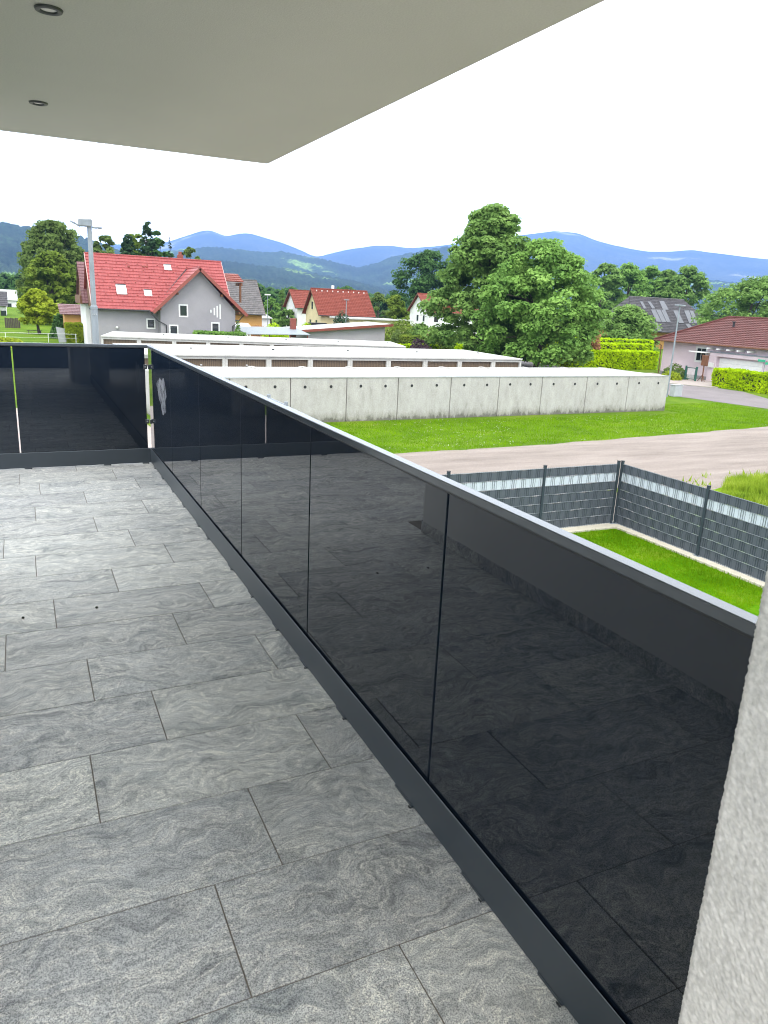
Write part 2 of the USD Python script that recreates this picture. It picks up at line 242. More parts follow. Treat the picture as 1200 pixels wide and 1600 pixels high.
concrete_m = MAT('stained_concrete', {
    'tc': ('geometry', {}), 'mp': ('mapping', {'scale': (1.0, 1.3, 0.5)}), 'n': ('noise_texture', {'scale': 1.7, 'detail': 7.0, 'roughness': 0.7}), 'r': ('rgb_ramp', {'ramp': [(0.26, (0.24, 0.225, 0.20)), (0.40, (0.345, 0.328, 0.302)), (0.56, (0.39, 0.372, 0.345)), (0.75, (0.44, 0.422, 0.395))]}),
    's': ('separate_xyz', {}), 'dn': ('noise_texture', {'scale': 2.2, 'detail': 6.0, 'roughness': 0.75}), 'dm': ('math', {'math_type': 'multiply_add', 'value2': 1.25, 'value3': -0.55}), 'dz': ('math', {'math_type': 'subtract'}), 'dr': ('rgb_ramp', {'ramp': [(0.0, (0.36, 0.36, 0.32)), (0.12, (0.72, 0.72, 0.68)), (0.42, (1, 1, 1))]}), 'm': ('mix', {'mix_type': 'multiply', 'fac': 1.0}),
    'f': ('noise_texture', {'scale': 18.0, 'detail': 5.0}), 'fr': ('rgb_ramp', {'ramp': [(0.3, (0.88, 0.88, 0.88)), (0.7, (1.08, 1.08, 1.08))]}), 'm2': ('mix', {'mix_type': 'multiply', 'fac': 1.0}),
    'p': ('principled_bsdf', {'roughness': 0.9, 'specular_ior_level': 0.3}), 'b': ('bump', {'strength': 0.3, 'distance': 0.02})},
    [('tc.position', 'mp.vector'), ('mp.vector', 'n.vector'), ('n.fac', 'r.fac'), ('tc.position', 's.vector'), ('mp.vector', 'dn.vector'), ('dn.fac', 'dm.value1'), ('s.z', 'dz.value1'), ('dm.value', 'dz.value2'), ('dz.value', 'dr.fac'), ('r.color', 'm.color1'), ('dr.color', 'm.color2'),
     ('tc.position', 'f.vector'), ('f.fac', 'fr.fac'), ('m.color', 'm2.color1'), ('fr.color', 'm2.color2'), ('m2.color', 'p.base_color'), ('f.fac', 'b.height'), ('b.normal', 'p.normal')], surface='p.BSDF')
garage_white = surf('garage_concrete', (0.45, 0.44, 0.40), rough=0.9, var=0.1, scale=1.4, fine=0.06, fscale=14)
roof_sheet_m = surf('pale_roof_sheet', (0.42, 0.42, 0.40), rough=0.7, var=0.16, scale=0.5, stretch=(0.5, 1.2, 1), fine=0.05, fscale=6)
door_m = MAT('brown_ribbed_door', {
    'tc': ('texture_coordinate', {}), 'w': ('wave_texture', {'wave_type': 'bands', 'bands_direction': 'y', 'scale': 2.6}), 'r': ('rgb_ramp', {'ramp': [(0.1, (0.085, 0.058, 0.035)), (0.6, (0.15, 0.105, 0.065))]}), 'p': ('principled_bsdf', {'roughness': 0.5})},
    [('tc.object', 'w.vector'), ('w.fac', 'r.fac'), ('r.color', 'p.base_color')], surface='p.BSDF')
hole_m = surf('dark_hole', (0.02, 0.02, 0.02), rough=0.95)
def roof_tiles(name, a, b, axis='y', sc=3.3, spec=0.14):
    """courses are geometry; the waves of single tiles along a course are relief and tone"""
    N = {'tc': ('texture_coordinate', {}), 'n': ('noise_texture', {'scale': 1.6, 'detail': 5.0, 'roughness': 0.7}), 'r': ('rgb_ramp', {'ramp': [(0.3, a), (0.72, b)]}),
         'w': ('wave_texture', {'wave_type': 'bands', 'bands_direction': axis, 'scale': sc * 0.31}), 'wr': ('rgb_ramp', {'ramp': [(0.0, (0.94, 0.93, 0.93)), (0.35, (1.01, 1.01, 1.01))]}), 'm': ('mix', {'mix_type': 'multiply', 'fac': 1.0}),
         'p': ('principled_bsdf', {'roughness': 0.5, 'specular_ior_level': spec}), 'b': ('bump', {'strength': 0.5, 'distance': 0.05})}
    L = [('tc.object', 'n.vector'), ('n.fac', 'r.fac'), ('tc.object', 'w.vector'), ('w.fac', 'wr.fac'), ('r.color', 'm.color1'), ('wr.color', 'm.color2'), ('m.color', 'p.base_color'), ('w.fac', 'b.height'), ('b.normal', 'p.normal')]
    return MAT(name, N, L, surface='p.BSDF')
red_roof = roof_tiles('red_roof_tiles', (0.225, 0.044, 0.042), (0.31, 0.068, 0.064), spec=0.26)
rust_roof = roof_tiles('rust_roof_tiles', (0.14, 0.030, 0.018), (0.21, 0.050, 0.032))
brown_roof = roof_tiles('brown_roof_tiles', (0.072, 0.024, 0.020), (0.125, 0.044, 0.038), axis='x')
mauve_roof = roof_tiles('mauve_roof_tiles', (0.12, 0.058, 0.060), (0.18, 0.095, 0.098))
grey_roof = roof_tiles('grey_roof_shingles', (0.085, 0.080, 0.080), (0.17, 0.155, 0.15), sc=5)
dark_roof = roof_tiles('dark_roof_shingles', (0.040, 0.037, 0.040), (0.078, 0.072, 0.076), sc=5)
def plaster(name, c): return surf(name, c, rough=0.9, var=0.06, scale=0.9, fine=0.05, fscale=25)
pl_grey, pl_yellow, pl_white, pl_orange, pl_pink = plaster('grey_plaster', (0.265, 0.25, 0.262)), plaster('yellow_plaster', (0.52, 0.45, 0.26)), plaster('white_plaster', (0.62, 0.61, 0.60)), plaster('orange_plaster', (0.46, 0.25, 0.08)), plaster('pink_plaster', (0.56, 0.46, 0.49))
pl_violet = plaster('violet_plaster', (0.36, 0.33, 0.36))
wood_m = surf('brown_wood', (0.13, 0.055, 0.025), rough=0.8, var=0.3, scale=4, stretch=(1, 6, 0.5))
verge_board_m = surf('pale_verge_board', (0.46, 0.30, 0.28), rough=0.6, var=0.06)
fascia_red = surf('red_barge_board', (0.20, 0.048, 0.032), rough=0.6, var=0.1)
plinth_m = surf('grey_plinth', (0.22, 0.21, 0.21), rough=0.9, var=0.1)
pane_m = MAT('window_pane', {'p': ('principled_bsdf', {'base_color': (0.02, 0.024, 0.028), 'roughness': 0.05, 'specular_ior_level': 0.7})}, [], surface='p.BSDF')
sky_pane = MAT('roof_window_pane', {'p': ('principled_bsdf', {'base_color': (0.35, 0.36, 0.36), 'roughness': 0.05, 'specular_ior_level': 1.0, 'metallic': 0.6})}, [], surface='p.BSDF')
panel_m = surf('solar_panel', (0.115, 0.118, 0.13), rough=0.4, var=0.08, spec=0.25)
green_m = surf('green_paint', (0.02, 0.09, 0.07), rough=0.5, var=0.1)
sign_m = surf('sign_green', (0.03, 0.28, 0.16), rough=0.4, var=0.05)
black_m = surf('black_plastic', (0.015, 0.015, 0.017), rough=0.5, var=0.1)
bin_m = surf('grey_box', (0.33, 0.34, 0.35), rough=0.6, var=0.1)
strip_m = surf('grey_privacy_strip', (0.070, 0.081, 0.095), rough=0.55, spec=0.3, var=0.05, scale=5)
strip_w = surf('pale_privacy_strip', (0.42, 0.46, 0.50), rough=0.5, var=0.04, scale=5)
rod_m = surf('fence_cross_rod', (0.16, 0.18, 0.195), rough=0.5, var=0.05)
wire_m = surf('fence_wire', (0.030, 0.042, 0.050), rough=0.6, var=0.05, spec=0.2)
lens_m = surf('lamp_glass', (0.72, 0.72, 0.70), rough=0.3, var=0.03)

# ------------------------------------------------------------------ ground
GX = np.array([-60, 13.4, 17.0, 24.0, 33.5, 60]); GZ = np.array([1.13, 1.13, 0.75, 0.45, 0.0, 0.0])
def gz(x): return np.interp(x, GX, GZ)
def ground_sheet(name, outline, mat, lift, kind='structure', label=None, cells=None, rough_edge=0.0, seed=0):
    """a sheet that follows the ground, cut to an outline (list of x, y)"""
    poly = Polygon(outline)
    if rough_edge:
        L = poly.exterior.length; n = int(L / 0.25); pts = []
        for i in range(n):
            q = poly.exterior.interpolate(i * L / n); a = rough_edge * (meshkit.fbm(np.array([[q.x * 0.9, q.y * 0.9, 0.3]]), 4, seed)[0] - 0.5) * 2; b = rough_edge * (meshkit.fbm(np.array([[q.x * 0.9, q.y * 0.9, 9.3]]), 4, seed)[0] - 0.5) * 2
            pts.append((q.x + a, q.y + b))
        poly = Polygon(pts).buffer(0)
    mb = MB(); xs = [b for b in GX if poly.bounds[0] < b < poly.bounds[2]]; xs = [poly.bounds[0]] + xs + [poly.bounds[2]]
    from shapely.geometry import box
    for a, b in zip(xs[:-1], xs[1:]):
        g = poly.intersection(box(a, -9999, b, 9999))
        for pg in getattr(g, 'geoms', [g]):
            if pg.is_empty or pg.geom_type != 'Polygon': continue
            v, f = trimesh.creation.triangulate_polygon(pg, engine='earcut')
            e = np.c_[v, gz(v[:, 0]) + lift]
            t = trimesh.Trimesh(e, f, process=False)
            if t.face_normals[:, 2].mean() < 0: f = f[:, ::-1]
            mb.add(e, f)
    return obj(name, mb, mat, kind=kind, label=label)
# base ground out to the hills
xs = np.concatenate([[-4000, -600, -60], GX[1:-1], [60, 120, 300, 900, 2600, 5000]]); ys = np.array([-9000, -3000, -900, -300, -120, -60, 0, 60, 200, 900, 4000])
P = np.zeros((len(xs), len(ys), 3)); P[..., 0] = xs[:, None]; P[..., 1] = ys[None]; P[..., 2] = gz(xs)[:, None]
obj('ground', grid_mesh(P), meadow_m, kind='structure')
ground_sheet('gravel_track', [(12.9, -1), (12.9, -12.4), (13.0, -15), (6, -15.2), (6, -62), (29, -62), (29.6, -46), (27.6, -36), (26.5, -28.5), (25.65, -22.2), (25.1, -17), (24.8, -12.5), (24.2, -9), (23.8, 20), (16, 20)], gravel_m, 0.008, rough_edge=0.35, seed=3)
ground_sheet('weedy_verge', [(4, -15.8), (13.2, -16.2), (15.2, -18.0), (16.1, -20.0), (16.0, -23.0), (14.0, -32), (4, -34)], verge_m, 0.016, rough_edge=0.6, seed=8)
ground_sheet('road', [(29.3, -62), (29.8, -47.6), (34.5, -46.9), (42.0, -45.2), (60, -43.5), (150, -38), (150, -46), (66, -54.5), (51, -53.0), (47, -55.0), (44.5, -55.2), (39.9, -52.6), (36.5, -62)], road_m, 0.012, rough_edge=0.08, seed=5)
ground_sheet('driveway', [(51.2, -53.1), (60, -54.6), (60.5, -60.7), (46.5, -60.7), (46.5, -58.6), (49.3, -58.4), (47.2, -55.2)], drive_m, 0.018)
ground_sheet('concrete_yard', [(13.2, -8.2), (33.5, -8.2), (34.5, -5), (41.3, -4.5), (41.3, 9), (13.2, 9)], drive_m, 0.02); ground_sheet('garage_yard', [(41.2, -6), (48.2, -6), (48.2, -38), (41.2, -38)], road_m, 0.006)
ground_sheet('garage_lane', [(56.5, -4), (66.4, -4), (61, -34), (56.5, -36)], road_m, 0.006)
ground_sheet('garden_lawn', [(5.5, -5), (12.47, -5), (12.47, -12.02), (5.5, -12.02)], lawn_m, 0.01); ground_sheet('paved_terrace', [(-4, 5), (12.47, 5), (12.47, -5), (5.5, -5), (5.5, -12.02), (-4, -12.02)], drive_m, 0.012)

# ------------------------------------------------------------------ mountains
def skyline(name, pts, dist, depth, foot, mat, seed, rough, nz=26, naz=760, az0=20.0, az1=-78.0, base_z=0.0, bumps=0.0):
    """a range whose crest runs through the given picture bearings; built as terrain from its foot to behind its crest"""
    a, e = [], []
    for px, py in pts:
        d = ray(px, py); a.append(math.degrees(math.atan2(d[1], d[0]))); e.append(math.atan2(d[2], math.hypot(d[0], d[1])))
    o = np.argsort(a); a, e = np.array(a)[o], np.array(e)[o]
    az = np.linspace(az1, az0, naz); el = np.interp(az, a, e)
    k = np.ones(5) / 5; el = np.convolve(np.pad(el, 2, mode='edge'), k, 'valid')
    crest = ZC + dist * np.tan(el)
    t = np.linspace(0, 1.35, nz); P = np.zeros((naz, nz, 3)); rad = np.radians(az)
    r = foot + (dist - foot) * t
    P[..., 0] = np.cos(rad)[:, None] * r; P[..., 1] = np.sin(rad)[:, None] * r
    q = np.stack([rad[:, None] * dist / (dist * 0.06) + 0 * r, r[None] / (dist * 0.06) + 0 * rad[:, None], np.full((naz, nz), seed * 3.1)], -1)
    nse = meshkit.fbm(q, 5, seed) - 0.5; rid = 1 - np.abs(meshkit.fbm(q * 1.7 + 5, 4, seed + 3) - 0.5) * 4
    prof = np.where(t <= 1, t ** 1.25, 1 - (t - 1) * 1.2)
    H = crest[:, None] * prof[None]
    amp = rough * np.clip(np.sin(np.clip(t, 0, 1) * np.pi), 0, 1)[None]
    H = H + crest[:, None] * amp * (nse * 1.2 + 0.35 * (rid - 0.6))
    H = np.minimum(H, crest[:, None] * (0.02 + 0.985 * np.minimum(t, 1.0))[None] ** 0.9 + 1e-3)
    if bumps:
        fine = np.random.default_rng(seed).random((naz, nz)); H = H + bumps * fine * (t[None] > 0.05)
    P[..., 2] = np.maximum(H, -2) + base_z
    v, f = grid_mesh(P)
    return obj(name, (v, f), mat, kind='structure', smooth=True)
def forest_hill(name, dark, mid, meadow, sc, cut, bscale):
    N = {'tc': ('texture_coordinate', {}), 'n': ('noise_texture', {'scale': sc, 'detail': 5.0, 'roughness': 0.55}), 'r': ('rgb_ramp', {'ramp': [(0.35, dark), (cut - 0.02, mid), (cut + 0.015, meadow)]}),
         'f': ('noise_texture', {'scale': bscale, 'detail': 4.0, 'roughness': 0.7}), 'fr': ('rgb_ramp', {'ramp': [(0.3, (0.45, 0.45, 0.5)), (0.7, (1.4, 1.4, 1.35))]}), 'm': ('mix', {'mix_type': 'multiply', 'fac': 1.0}), 'p': ('principled_bsdf', {'roughness': 0.95, 'specular_ior_level': 0.1}), 'b': ('bump', {'strength': 1.0, 'distance': 14.0})}
    L = [('tc.object', 'n.vector'), ('n.fac', 'r.fac'), ('tc.object', 'f.vector'), ('f.fac', 'fr.fac'), ('r.color', 'm.color1'), ('fr.color', 'm.color2'), ('m.color', 'p.base_color'), ('f.fac', 'b.height'), ('b.normal', 'p.normal')]
    return MAT(name, N, L, surface='p.BSDF')
far_hill_m = forest_hill('far_mountain', (0.022, 0.034, 0.040), (0.05, 0.062, 0.055), (0.20, 0.20, 0.17), 0.0016, 0.63, 0.02)
mid_hill_m = forest_hill('mid_forest_hill', (0.016, 0.032, 0.022), (0.034, 0.060, 0.034), (0.15, 0.24, 0.07), 0.0034, 0.64, 0.035)
near_hill_m = forest_hill('near_forest_hill', (0.014, 0.030, 0.020), (0.030, 0.055, 0.030), (0.14, 0.23, 0.06), 0.005, 0.66, 0.05)
skyline('mountain_range', [(-700, 400), (-300, 372), (150, 378), (240, 383), (268, 374), (292, 366), (312, 359), (328, 357), (340, 362), (353, 367), (366, 364), (378, 362), (394, 363), (412, 369), (440, 377), (470, 389), (488, 398), (500, 399), (522, 393), (550, 387), (585, 382), (612, 382), (640, 386), (680, 383), (760, 372), (830, 363), (868, 358), (902, 361), (930, 372), (955, 379), (985, 386), (1012, 391), (1045, 391), (1082, 388), (1115, 393), (1150, 397), (1200, 403), (1300, 398), (1500, 420), (2000, 430)], 9500, 3000, 4600, far_hill_m, 4, 0.16)
skyline('forest_hills', [(-800, 420), (-200, 396), (150, 400), (230, 396), (285, 389), (335, 385), (370, 389), (410, 394), (440, 392), (470, 399), (500, 404), (530, 411), (560, 418), (585, 412), (610, 402), (640, 395), (672, 389), (705, 384), (740, 392), (800, 412), (880, 428), (960, 436), (1030, 440), (1100, 436), (1140, 441), (1200, 446), (1400, 470), (2000, 480)], 4300, 1500, 2400, mid_hill_m, 9, 0.2, bumps=9)
skyline('wooded_slope', [(-900, 300), (-300, 322), (-60, 342), (0, 347), (14, 349), (28, 353), (45, 354), (70, 358), (100, 364), (130, 370), (160, 381), (200, 396), (250, 410), (300, 405), (350, 408), (400, 415), (450, 420), (500, 430), (560, 441), (600, 452), (640, 462), (760, 474), (1200, 500), (2000, 520)], 2700, 900, 1500, near_hill_m, 15, 0.2, bumps=8)

# ------------------------------------------------------------------ balcony: floor tiles
ZF = 4.25
RAIL_Y, RAIL_X = -1.08, 7.56            # inner faces of the two railings' channels
pitch = 0.3976; JOINT = 0.0044
floor = UsdGeom.Xform.Define(stage, path('balcony_floor')).GetPrim(); tag(floor, kind='structure')
slab = MB().box(-2.4, 7.66, -1.21, 4.6, ZF - 0.26, ZF - 0.012); obj('slab', slab, slab_m, floor)
bed = MB().box(-2.38, 7.64, -1.19, 4.58, ZF - 0.012, ZF - 0.0035); obj('grout_bed', bed, grout_m, floor)
joints = {0: -0.79, 1: -0.388, 2: -0.595, 3: -0.112, 4: -0.390, 5: -0.162, 6: -0.618, 7: -0.051, 8: -0.393, 9: -0.771, 10: -0.589, 11: -0.387, 12: -0.792, 13: -0.377, 14: -0.841, 15: -0.69, 16: -0.38}
X1 = 1.8006                               # joint between row 1 and row 2
tl = 2 * pitch
def put_tile(x0, x1, y0, y1, k):
    cx, cy = (x0 + x1) / 2, (y0 + y1) / 2
    off = RNG.uniform(-5, 5, 3); flip = RNG.random() < 0.5
    mb = MB().bevel(x0 - cx, x1 - cx, y0 - cy, y1 - cy, -0.010, 0.0, 0.0012)
    v, f = mb.get()
    xf = UsdGeom.Mesh(obj('tile', (v + off * [1, 1, 1], f), tile_ms[k % 3], floor))
    xf.AddTranslateOp().Set(Gf.Vec3d(cx - off[0] * (-1 if flip else 1), cy - off[1] * (-1 if flip else 1), ZF - off[2] + float(RNG.uniform(-0.0004, 0.0004))))
    if flip: xf.AddRotateZOp().Set(180.0)
kk = 0
for row in range(-9, 17):
    xb = X1 + (row - 2) * pitch; xa, xb2 = xb + JOINT / 2, xb + pitch - JOINT / 2
    xb2 = min(xb2, 7.645)
    if xb2 - xa < 0.03: continue
    y = joints.get(row, -0.25 - 0.27 * (row % 3)); 
    while y > -1.18: y -= tl
    top = 4.56 if xb > 4.7 or xb < 1.3 else 0.46
    while y < top:
        a, b = max(y + JOINT / 2, -1.185), min(y + tl - JOINT / 2, top)
        if b - a > 0.03: put_tile(xa, xb2, a, b, int(RNG.integers(0, 3))); kk += 1
        y += tl

# ------------------------------------------------------------------ the apartment building this balcony belongs to
bld = thing('apartment_building', 'pale rendered apartment building whose wall and projecting ceiling enclose the balcony', 'building')
WY = 0.445; ZS = ZF + 2.55
w = MB(); w.box(1.35, 4.70, WY, 0.85, ZF - 0.3, ZS + 0.3); w.box(4.30, 4.70, 0.85, 4.6, ZF - 0.3, ZS + 0.3); w.box(4.70, 7.6, 4.6, 4.95, ZF - 0.3, ZS + 0.3); w.box(1.35, 1.75, 0.85, 4.6, ZF - 0.3, ZS + 0.3); w.box(-2.4, 1.35, 4.6, 4.95, ZF - 0.3, ZS + 0.3)
obj('wall', w, wall_m, bld)
w = MB(); w.box(-8, 4.70, 0.86, 9, 1.0, ZF - 0.3); obj('lower_wall', w, wall_m, bld)
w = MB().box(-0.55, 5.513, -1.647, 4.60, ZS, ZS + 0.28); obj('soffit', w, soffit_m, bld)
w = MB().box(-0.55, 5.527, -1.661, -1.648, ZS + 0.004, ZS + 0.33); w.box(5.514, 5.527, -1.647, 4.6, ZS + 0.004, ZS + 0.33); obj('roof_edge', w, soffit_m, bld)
obj('parapet', MB().box(-2.39, -2.3, -1.2, 4.58, ZF + 0.001, ZF + 1.1), anthracite, bld)
for i in range(4):                       # skirting tiles along the wall
    a = 4.70 - i * tl; b = max(1.36, a - tl + JOINT)
    off = RNG.uniform(-5, 5, 3)
    v, f = MB().bevel(b, a, WY - 0.011, WY - 0.001, ZF + 0.002, ZF + 0.085, 0.001).get()
    x = UsdGeom.Mesh(obj('skirting_tile', (v + off, f), tile_ms[i % 3], bld)); x.AddTranslateOp().Set(Gf.Vec3d(*(-off)))
# rough plastered pillar at the right edge
pil = thing('plaster_pillar', 'rough white plastered pillar at the right edge where the long railing ends', 'pillar')
PX, PY, rc = 0.545, -0.762, 0.012
dz = 0.0024; zs = np.arange(ZF + 0.0, ZF + 2.0, dz)
s0 = np.arange(0, 0.62, 0.0024); s1 = np.linspace(0, np.pi / 2, 8); s2 = np.arange(0.004, 0.05, 0.0034)
line = [(PX - rc - (0.62 - s), PY, 0, 1) for s in s0] + [(PX - rc + rc * math.sin(a), PY - rc + rc * math.cos(a), math.sin(a), math.cos(a)) for a in s1] + [(PX, PY - rc - s, 1, 0) for s in s2]
line = np.array(line)
P = np.zeros((len(line), len(zs), 3)); P[..., 0] = line[:, 0, None]; P[..., 1] = line[:, 1, None]; P[..., 2] = zs[None]
nrm = np.zeros_like(P); nrm[..., 0] = line[:, 2, None]; nrm[..., 1] = line[:, 3, None]
from scipy.spatial import cKDTree
S = np.concatenate([[0], np.cumsum(np.hypot(np.diff(line[:, 0]), np.diff(line[:, 1])))]); SZ = np.stack(np.meshgrid(S, zs, indexing='ij'), -1).reshape(-1, 2)
gr_ = np.random.default_rng(31); ng = 70000; gp_ = np.c_[gr_.uniform(0, S[-1], ng), gr_.uniform(zs[0], zs[-1], ng)]; gh = gr_.uniform(0.35, 1.0, ng); gs = gr_.uniform(0.0013, 0.0028, ng)
dd, ii = cKDTree(gp_).query(SZ, k=3)
h = (gh[ii] * np.exp(-(dd / gs[ii]) ** 2)).max(1).reshape(len(S), len(zs))
h2 = meshkit.fbm(P * 40 + 7, 3, 6)
P = P + nrm * (0.0021 * h + 0.0012 * (h2 - 0.5))[..., None]
v, f = grid_mesh(P); obj('rough_face', (v, f[:, ::-1]), pillar_m, pil, smooth=True)
obj('core', MB().box(PX - 0.63, PX - 0.004, -1.36, PY - 0.004, ZF - 0.3, ZS), wall_m, pil)

# recessed ceiling lights
for i, (px, py) in enumerate(((76, 13.5), (60, 160))):
    d = ray(px, py); p = EYE + d * ((ZS - ZC) / d[2])
    t = thing('ceiling_light', ['round recessed ceiling light nearest the top edge of the picture', 'round recessed ceiling light nearer the far edge of the overhanging ceiling'][i], 'ceiling light', (p[0], p[1], ZS), group='recessed lights in the balcony ceiling')
    obj('ring', MB().lathe([(0.026, -0.001), (0.028, -0.007), (0.034, -0.010), (0.043, -0.008), (0.046, -0.001)], sides=32), clamp_m, t, smooth=40)
    obj('lens', MB().lathe([(0.0005, -0.004), (0.018, -0.004), (0.0262, -0.002)], sides=32), lens_m, t)

# ------------------------------------------------------------------ railings (u runs along the railing, w across it, inner face at w = 0, outside is +w)
def railing(name, label, to_world, joints_u, ends, clips, post_us=()):
    t = thing(name, label, 'railing')
    def put(nm, mb, mat, parent=t, **k):
        v, f = mb.get(); W = to_world(v)
        tr = trimesh.Trimesh(W, f, process=False)
        e = np.linalg.det(np.stack([to_world(np.eye(3)[i:i + 1])[0] - to_world(np.zeros((1, 3)))[0] for i in range(3)]))
        return obj(nm, (W, f if e > 0 else f[:, ::-1]), mat, parent, **k)
    u0, u1 = ends
    zt, zb = ZF + 0.152, ZF + 0.0105
    put('base_channel', MB().bevel(u0, u1, 0.0, 0.0045, zb, zt, 0.0012), anthracite)
    put('channel_outer_lip', MB().bevel(u0, u1, 0.034, 0.042, zb, zt, 0.0012), anthracite)
    put('channel_bottom', MB().box(u0, u1, 0.0047, 0.0338, zb, zb + 0.02), anthracite)
    put('channel_edge', MB().bevel(u0, u1, 0.0003, 0.0026, zt + 0.0002, zt + 0.0028, 0.0008), galv_m)
    put('gasket', MB().bevel(u0, u1, 0.0048, 0.0096, zt - 0.06, zt - 0.024, 0.0015), gasket_m)
    for a, b in zip(joints_u[:-1], joints_u[1:]):
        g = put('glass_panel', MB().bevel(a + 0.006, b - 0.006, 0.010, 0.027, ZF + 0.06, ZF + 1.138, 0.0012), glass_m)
    zc0, zc1 = ZF + 1.133, ZF + 1.158
    put('handrail', MB().bevel(u0, u1, 0.0, 0.036, zc0, zc1, 0.0022), rail_cap_m)
    put('handrail_gasket', MB().box(u0, u1, 0.004, 0.0096, zc0 - 0.006, zc0 - 0.0003), gasket_m)
    for c, wd in clips:
        mb = MB(); mb.bevel(c - wd / 2, c + wd / 2, -0.0015, 0.03, ZF + 0.0005, zb - 0.0003, 0.001)
        b = put('foot_clip', mb, anthracite)
        put('packer', MB().hull([(c + s * wd / 2 + o * 0.012, -0.009 + 0.007 * q, ZF + 0.0008 + 0.008 * r * (1 - q)) for s in (-1,) for o in (0, 1) for q in (0, 1) for r in (0, 1)]), gasket_m, b)
    return t, put
long_w = lambda v: np.stack([v[:, 0], RAIL_Y - v[:, 1], v[:, 2]], 1)
far_w = lambda v: np.stack([RAIL_X + v[:, 1], v[:, 0], v[:, 2]], 1)
jl = [0.55, 1.81, 2.98, 4.135, 5.26, 6.40, 7.566]
rl, putl = railing('glass_railing', 'long black glass railing running diagonally from the pillar to the far corner', long_w, jl, (0.53, RAIL_X - 0.001), [(1.13, .1), (1.5, .12), (1.95, .13), (2.53, .1), (3.0, .1), (3.44, .1), (3.91, .1), (4.38, .1), (5.03, .1), (5.35, .1), (5.9, .1), (6.4, .1), (6.9, .1), (7.35, .1)])
jf = [-1.064, 0.085, 1.24, 2.39, 3.54, 4.58]
rf, putf = railing('glass_railing', 'short black glass railing across the far end of the balcony', far_w, jf, (RAIL_Y - 0.042, 4.59), [(-1.03, .06), (-0.67, .065), (0.03, .065), (0.75, .065), (1.45, .065), (2.2, .065), (2.9, .065), (3.6, .065)])
for z in (ZF + 0.40, ZF + 0.93):           # corner connectors between the glass edges
    c = putf('corner_clamp', MB().bevel(-1.078, -1.042, 0.002, 0.034, z, z + 0.042, 0.003), clamp_m)
    putf('bolt', MB().tm(trimesh.creation.cylinder(0.007, 0.006, sections=12, transform=trimesh.transformations.translation_matrix((-1.060, 0.001, z + 0.022)) @ trimesh.transformations.rotation_matrix(np.pi / 2, (1, 0, 0)))), steel_m, c)
    putl('corner_clamp', MB().bevel(7.530, 7.5615, 0.002, 0.034, z + 0.001, z + 0.041, 0.003), clamp_m)
# dried smear on the glass near the corner
sm = []
for i in range(28):
    a = i / 28 * 2 * np.pi; rr = 1 + 0.18 * math.sin(3 * a + 1) + 0.1 * math.sin(7 * a)
    sm.append((0.085 * rr * math.cos(a), 0.15 * rr * math.sin(a) + 0.30 * 0.085 * math.cos(a)))
v2, f2 = trimesh.creation.triangulate_polygon(Polygon(sm).buffer(0), engine='earcut')
v3 = np.c_[6.82 + v2[:, 0] * 2.6, np.full(len(v2), RAIL_Y - 0.0092), ZF + 0.78 + v2[:, 1]]
obj('smear', (v3, f2), smear_m, rl)
# small dark crumbs on the floor
for i, (px, py) in enumerate([(151, 950), (36, 966)]):
    d = ray(px, py); x, y = (EYE + d * ((ZF - ZC) / d[2]))[:2]
    c = trimesh.creation.icosphere(1, 0.009); c.vertices *= [1.2, 0.7, 0.45]; c.vertices += np.random.default_rng(i).normal(0, 0.0012, c.vertices.shape)
    obj('dry_leaf_crumb', trimesh.Trimesh(c.vertices + [x, y, ZF + 0.004], c.faces, process=False), core_m, label=['small dark crumb lying in the middle of a floor tile', 'small dark crumb at the left on the tiled floor'][i], cat='crumb', group='crumbs on the balcony floor')


# ------------------------------------------------------------------ garden fence: posts, rod panels and woven strips
GZ0 = 1.13
fence = thing('privacy_fence', 'dark grey rod fence woven with privacy strips and one pale band around the garden corner', 'fence')
def fence_run(p0, p1, phase):
    p0, p1 = np.array(p0, float), np.array(p1, float); L = np.linalg.norm(p1 - p0); d = (p1 - p0) / L; n = np.array([-d[1], d[0]])
    W = lambda s, o, z: np.stack([p0[0] + d[0] * s + n[0] * o, p0[1] + d[1] * s + n[1] * o, z], -1)
    mb = MB(); zb, zt = GZ0 + 0.045, GZ0 + 1.475
    k = 0; s = 0.05
    while s < L - 0.03:
        if k % 5 in (0, 1, 2, 3, 4):
            mb.tube(W(np.array([s, s]), np.zeros(2), np.array([zb, zt])), 0.0050, 4, cap=False)
        s += 0.05; k += 1
    panel = obj('rod_panel', mb, wire_m, fence); hb = MB()
    for z in np.arange(zb + 0.02, zt, 0.2):
        for o in (-0.008, 0.008): hb.tube(W(np.array([0.0, L]), np.array([o, o]), np.array([z, z])), 0.0048, 5)
    obj('cross_rods', hb, rod_m, panel, kind='stuff')
    for r in range(7):
        z0 = zb + 0.02 + r * 0.2 + 0.007; z1 = z0 + 0.186
        sgn = 1
        ss = np.linspace(-0.008, L + 0.008, int(L / 0.02)); wv = 0.0052 * np.sin(2 * np.pi * (ss + (0.125 if r % 2 else 0) + phase) / 0.25 + 0.4) 
        zz = np.array([z0, (z0 + z1) / 2, z1]); P = np.zeros((len(ss), 3, 3))
        for c in range(3):
            P[:, c] = W(ss, wv, np.full(len(ss), zz[c]) + 0.0035 * np.sin(ss * 9 + r) * (c - 1))
        v, f = grid_mesh(P); v2 = v + np.r_[n, 0] * 0.0012
        obj('privacy_strip', (np.vstack([v, v2]), np.vstack([f, f[:, ::-1] + len(v)])), strip_w if r == 5 else strip_m, panel)
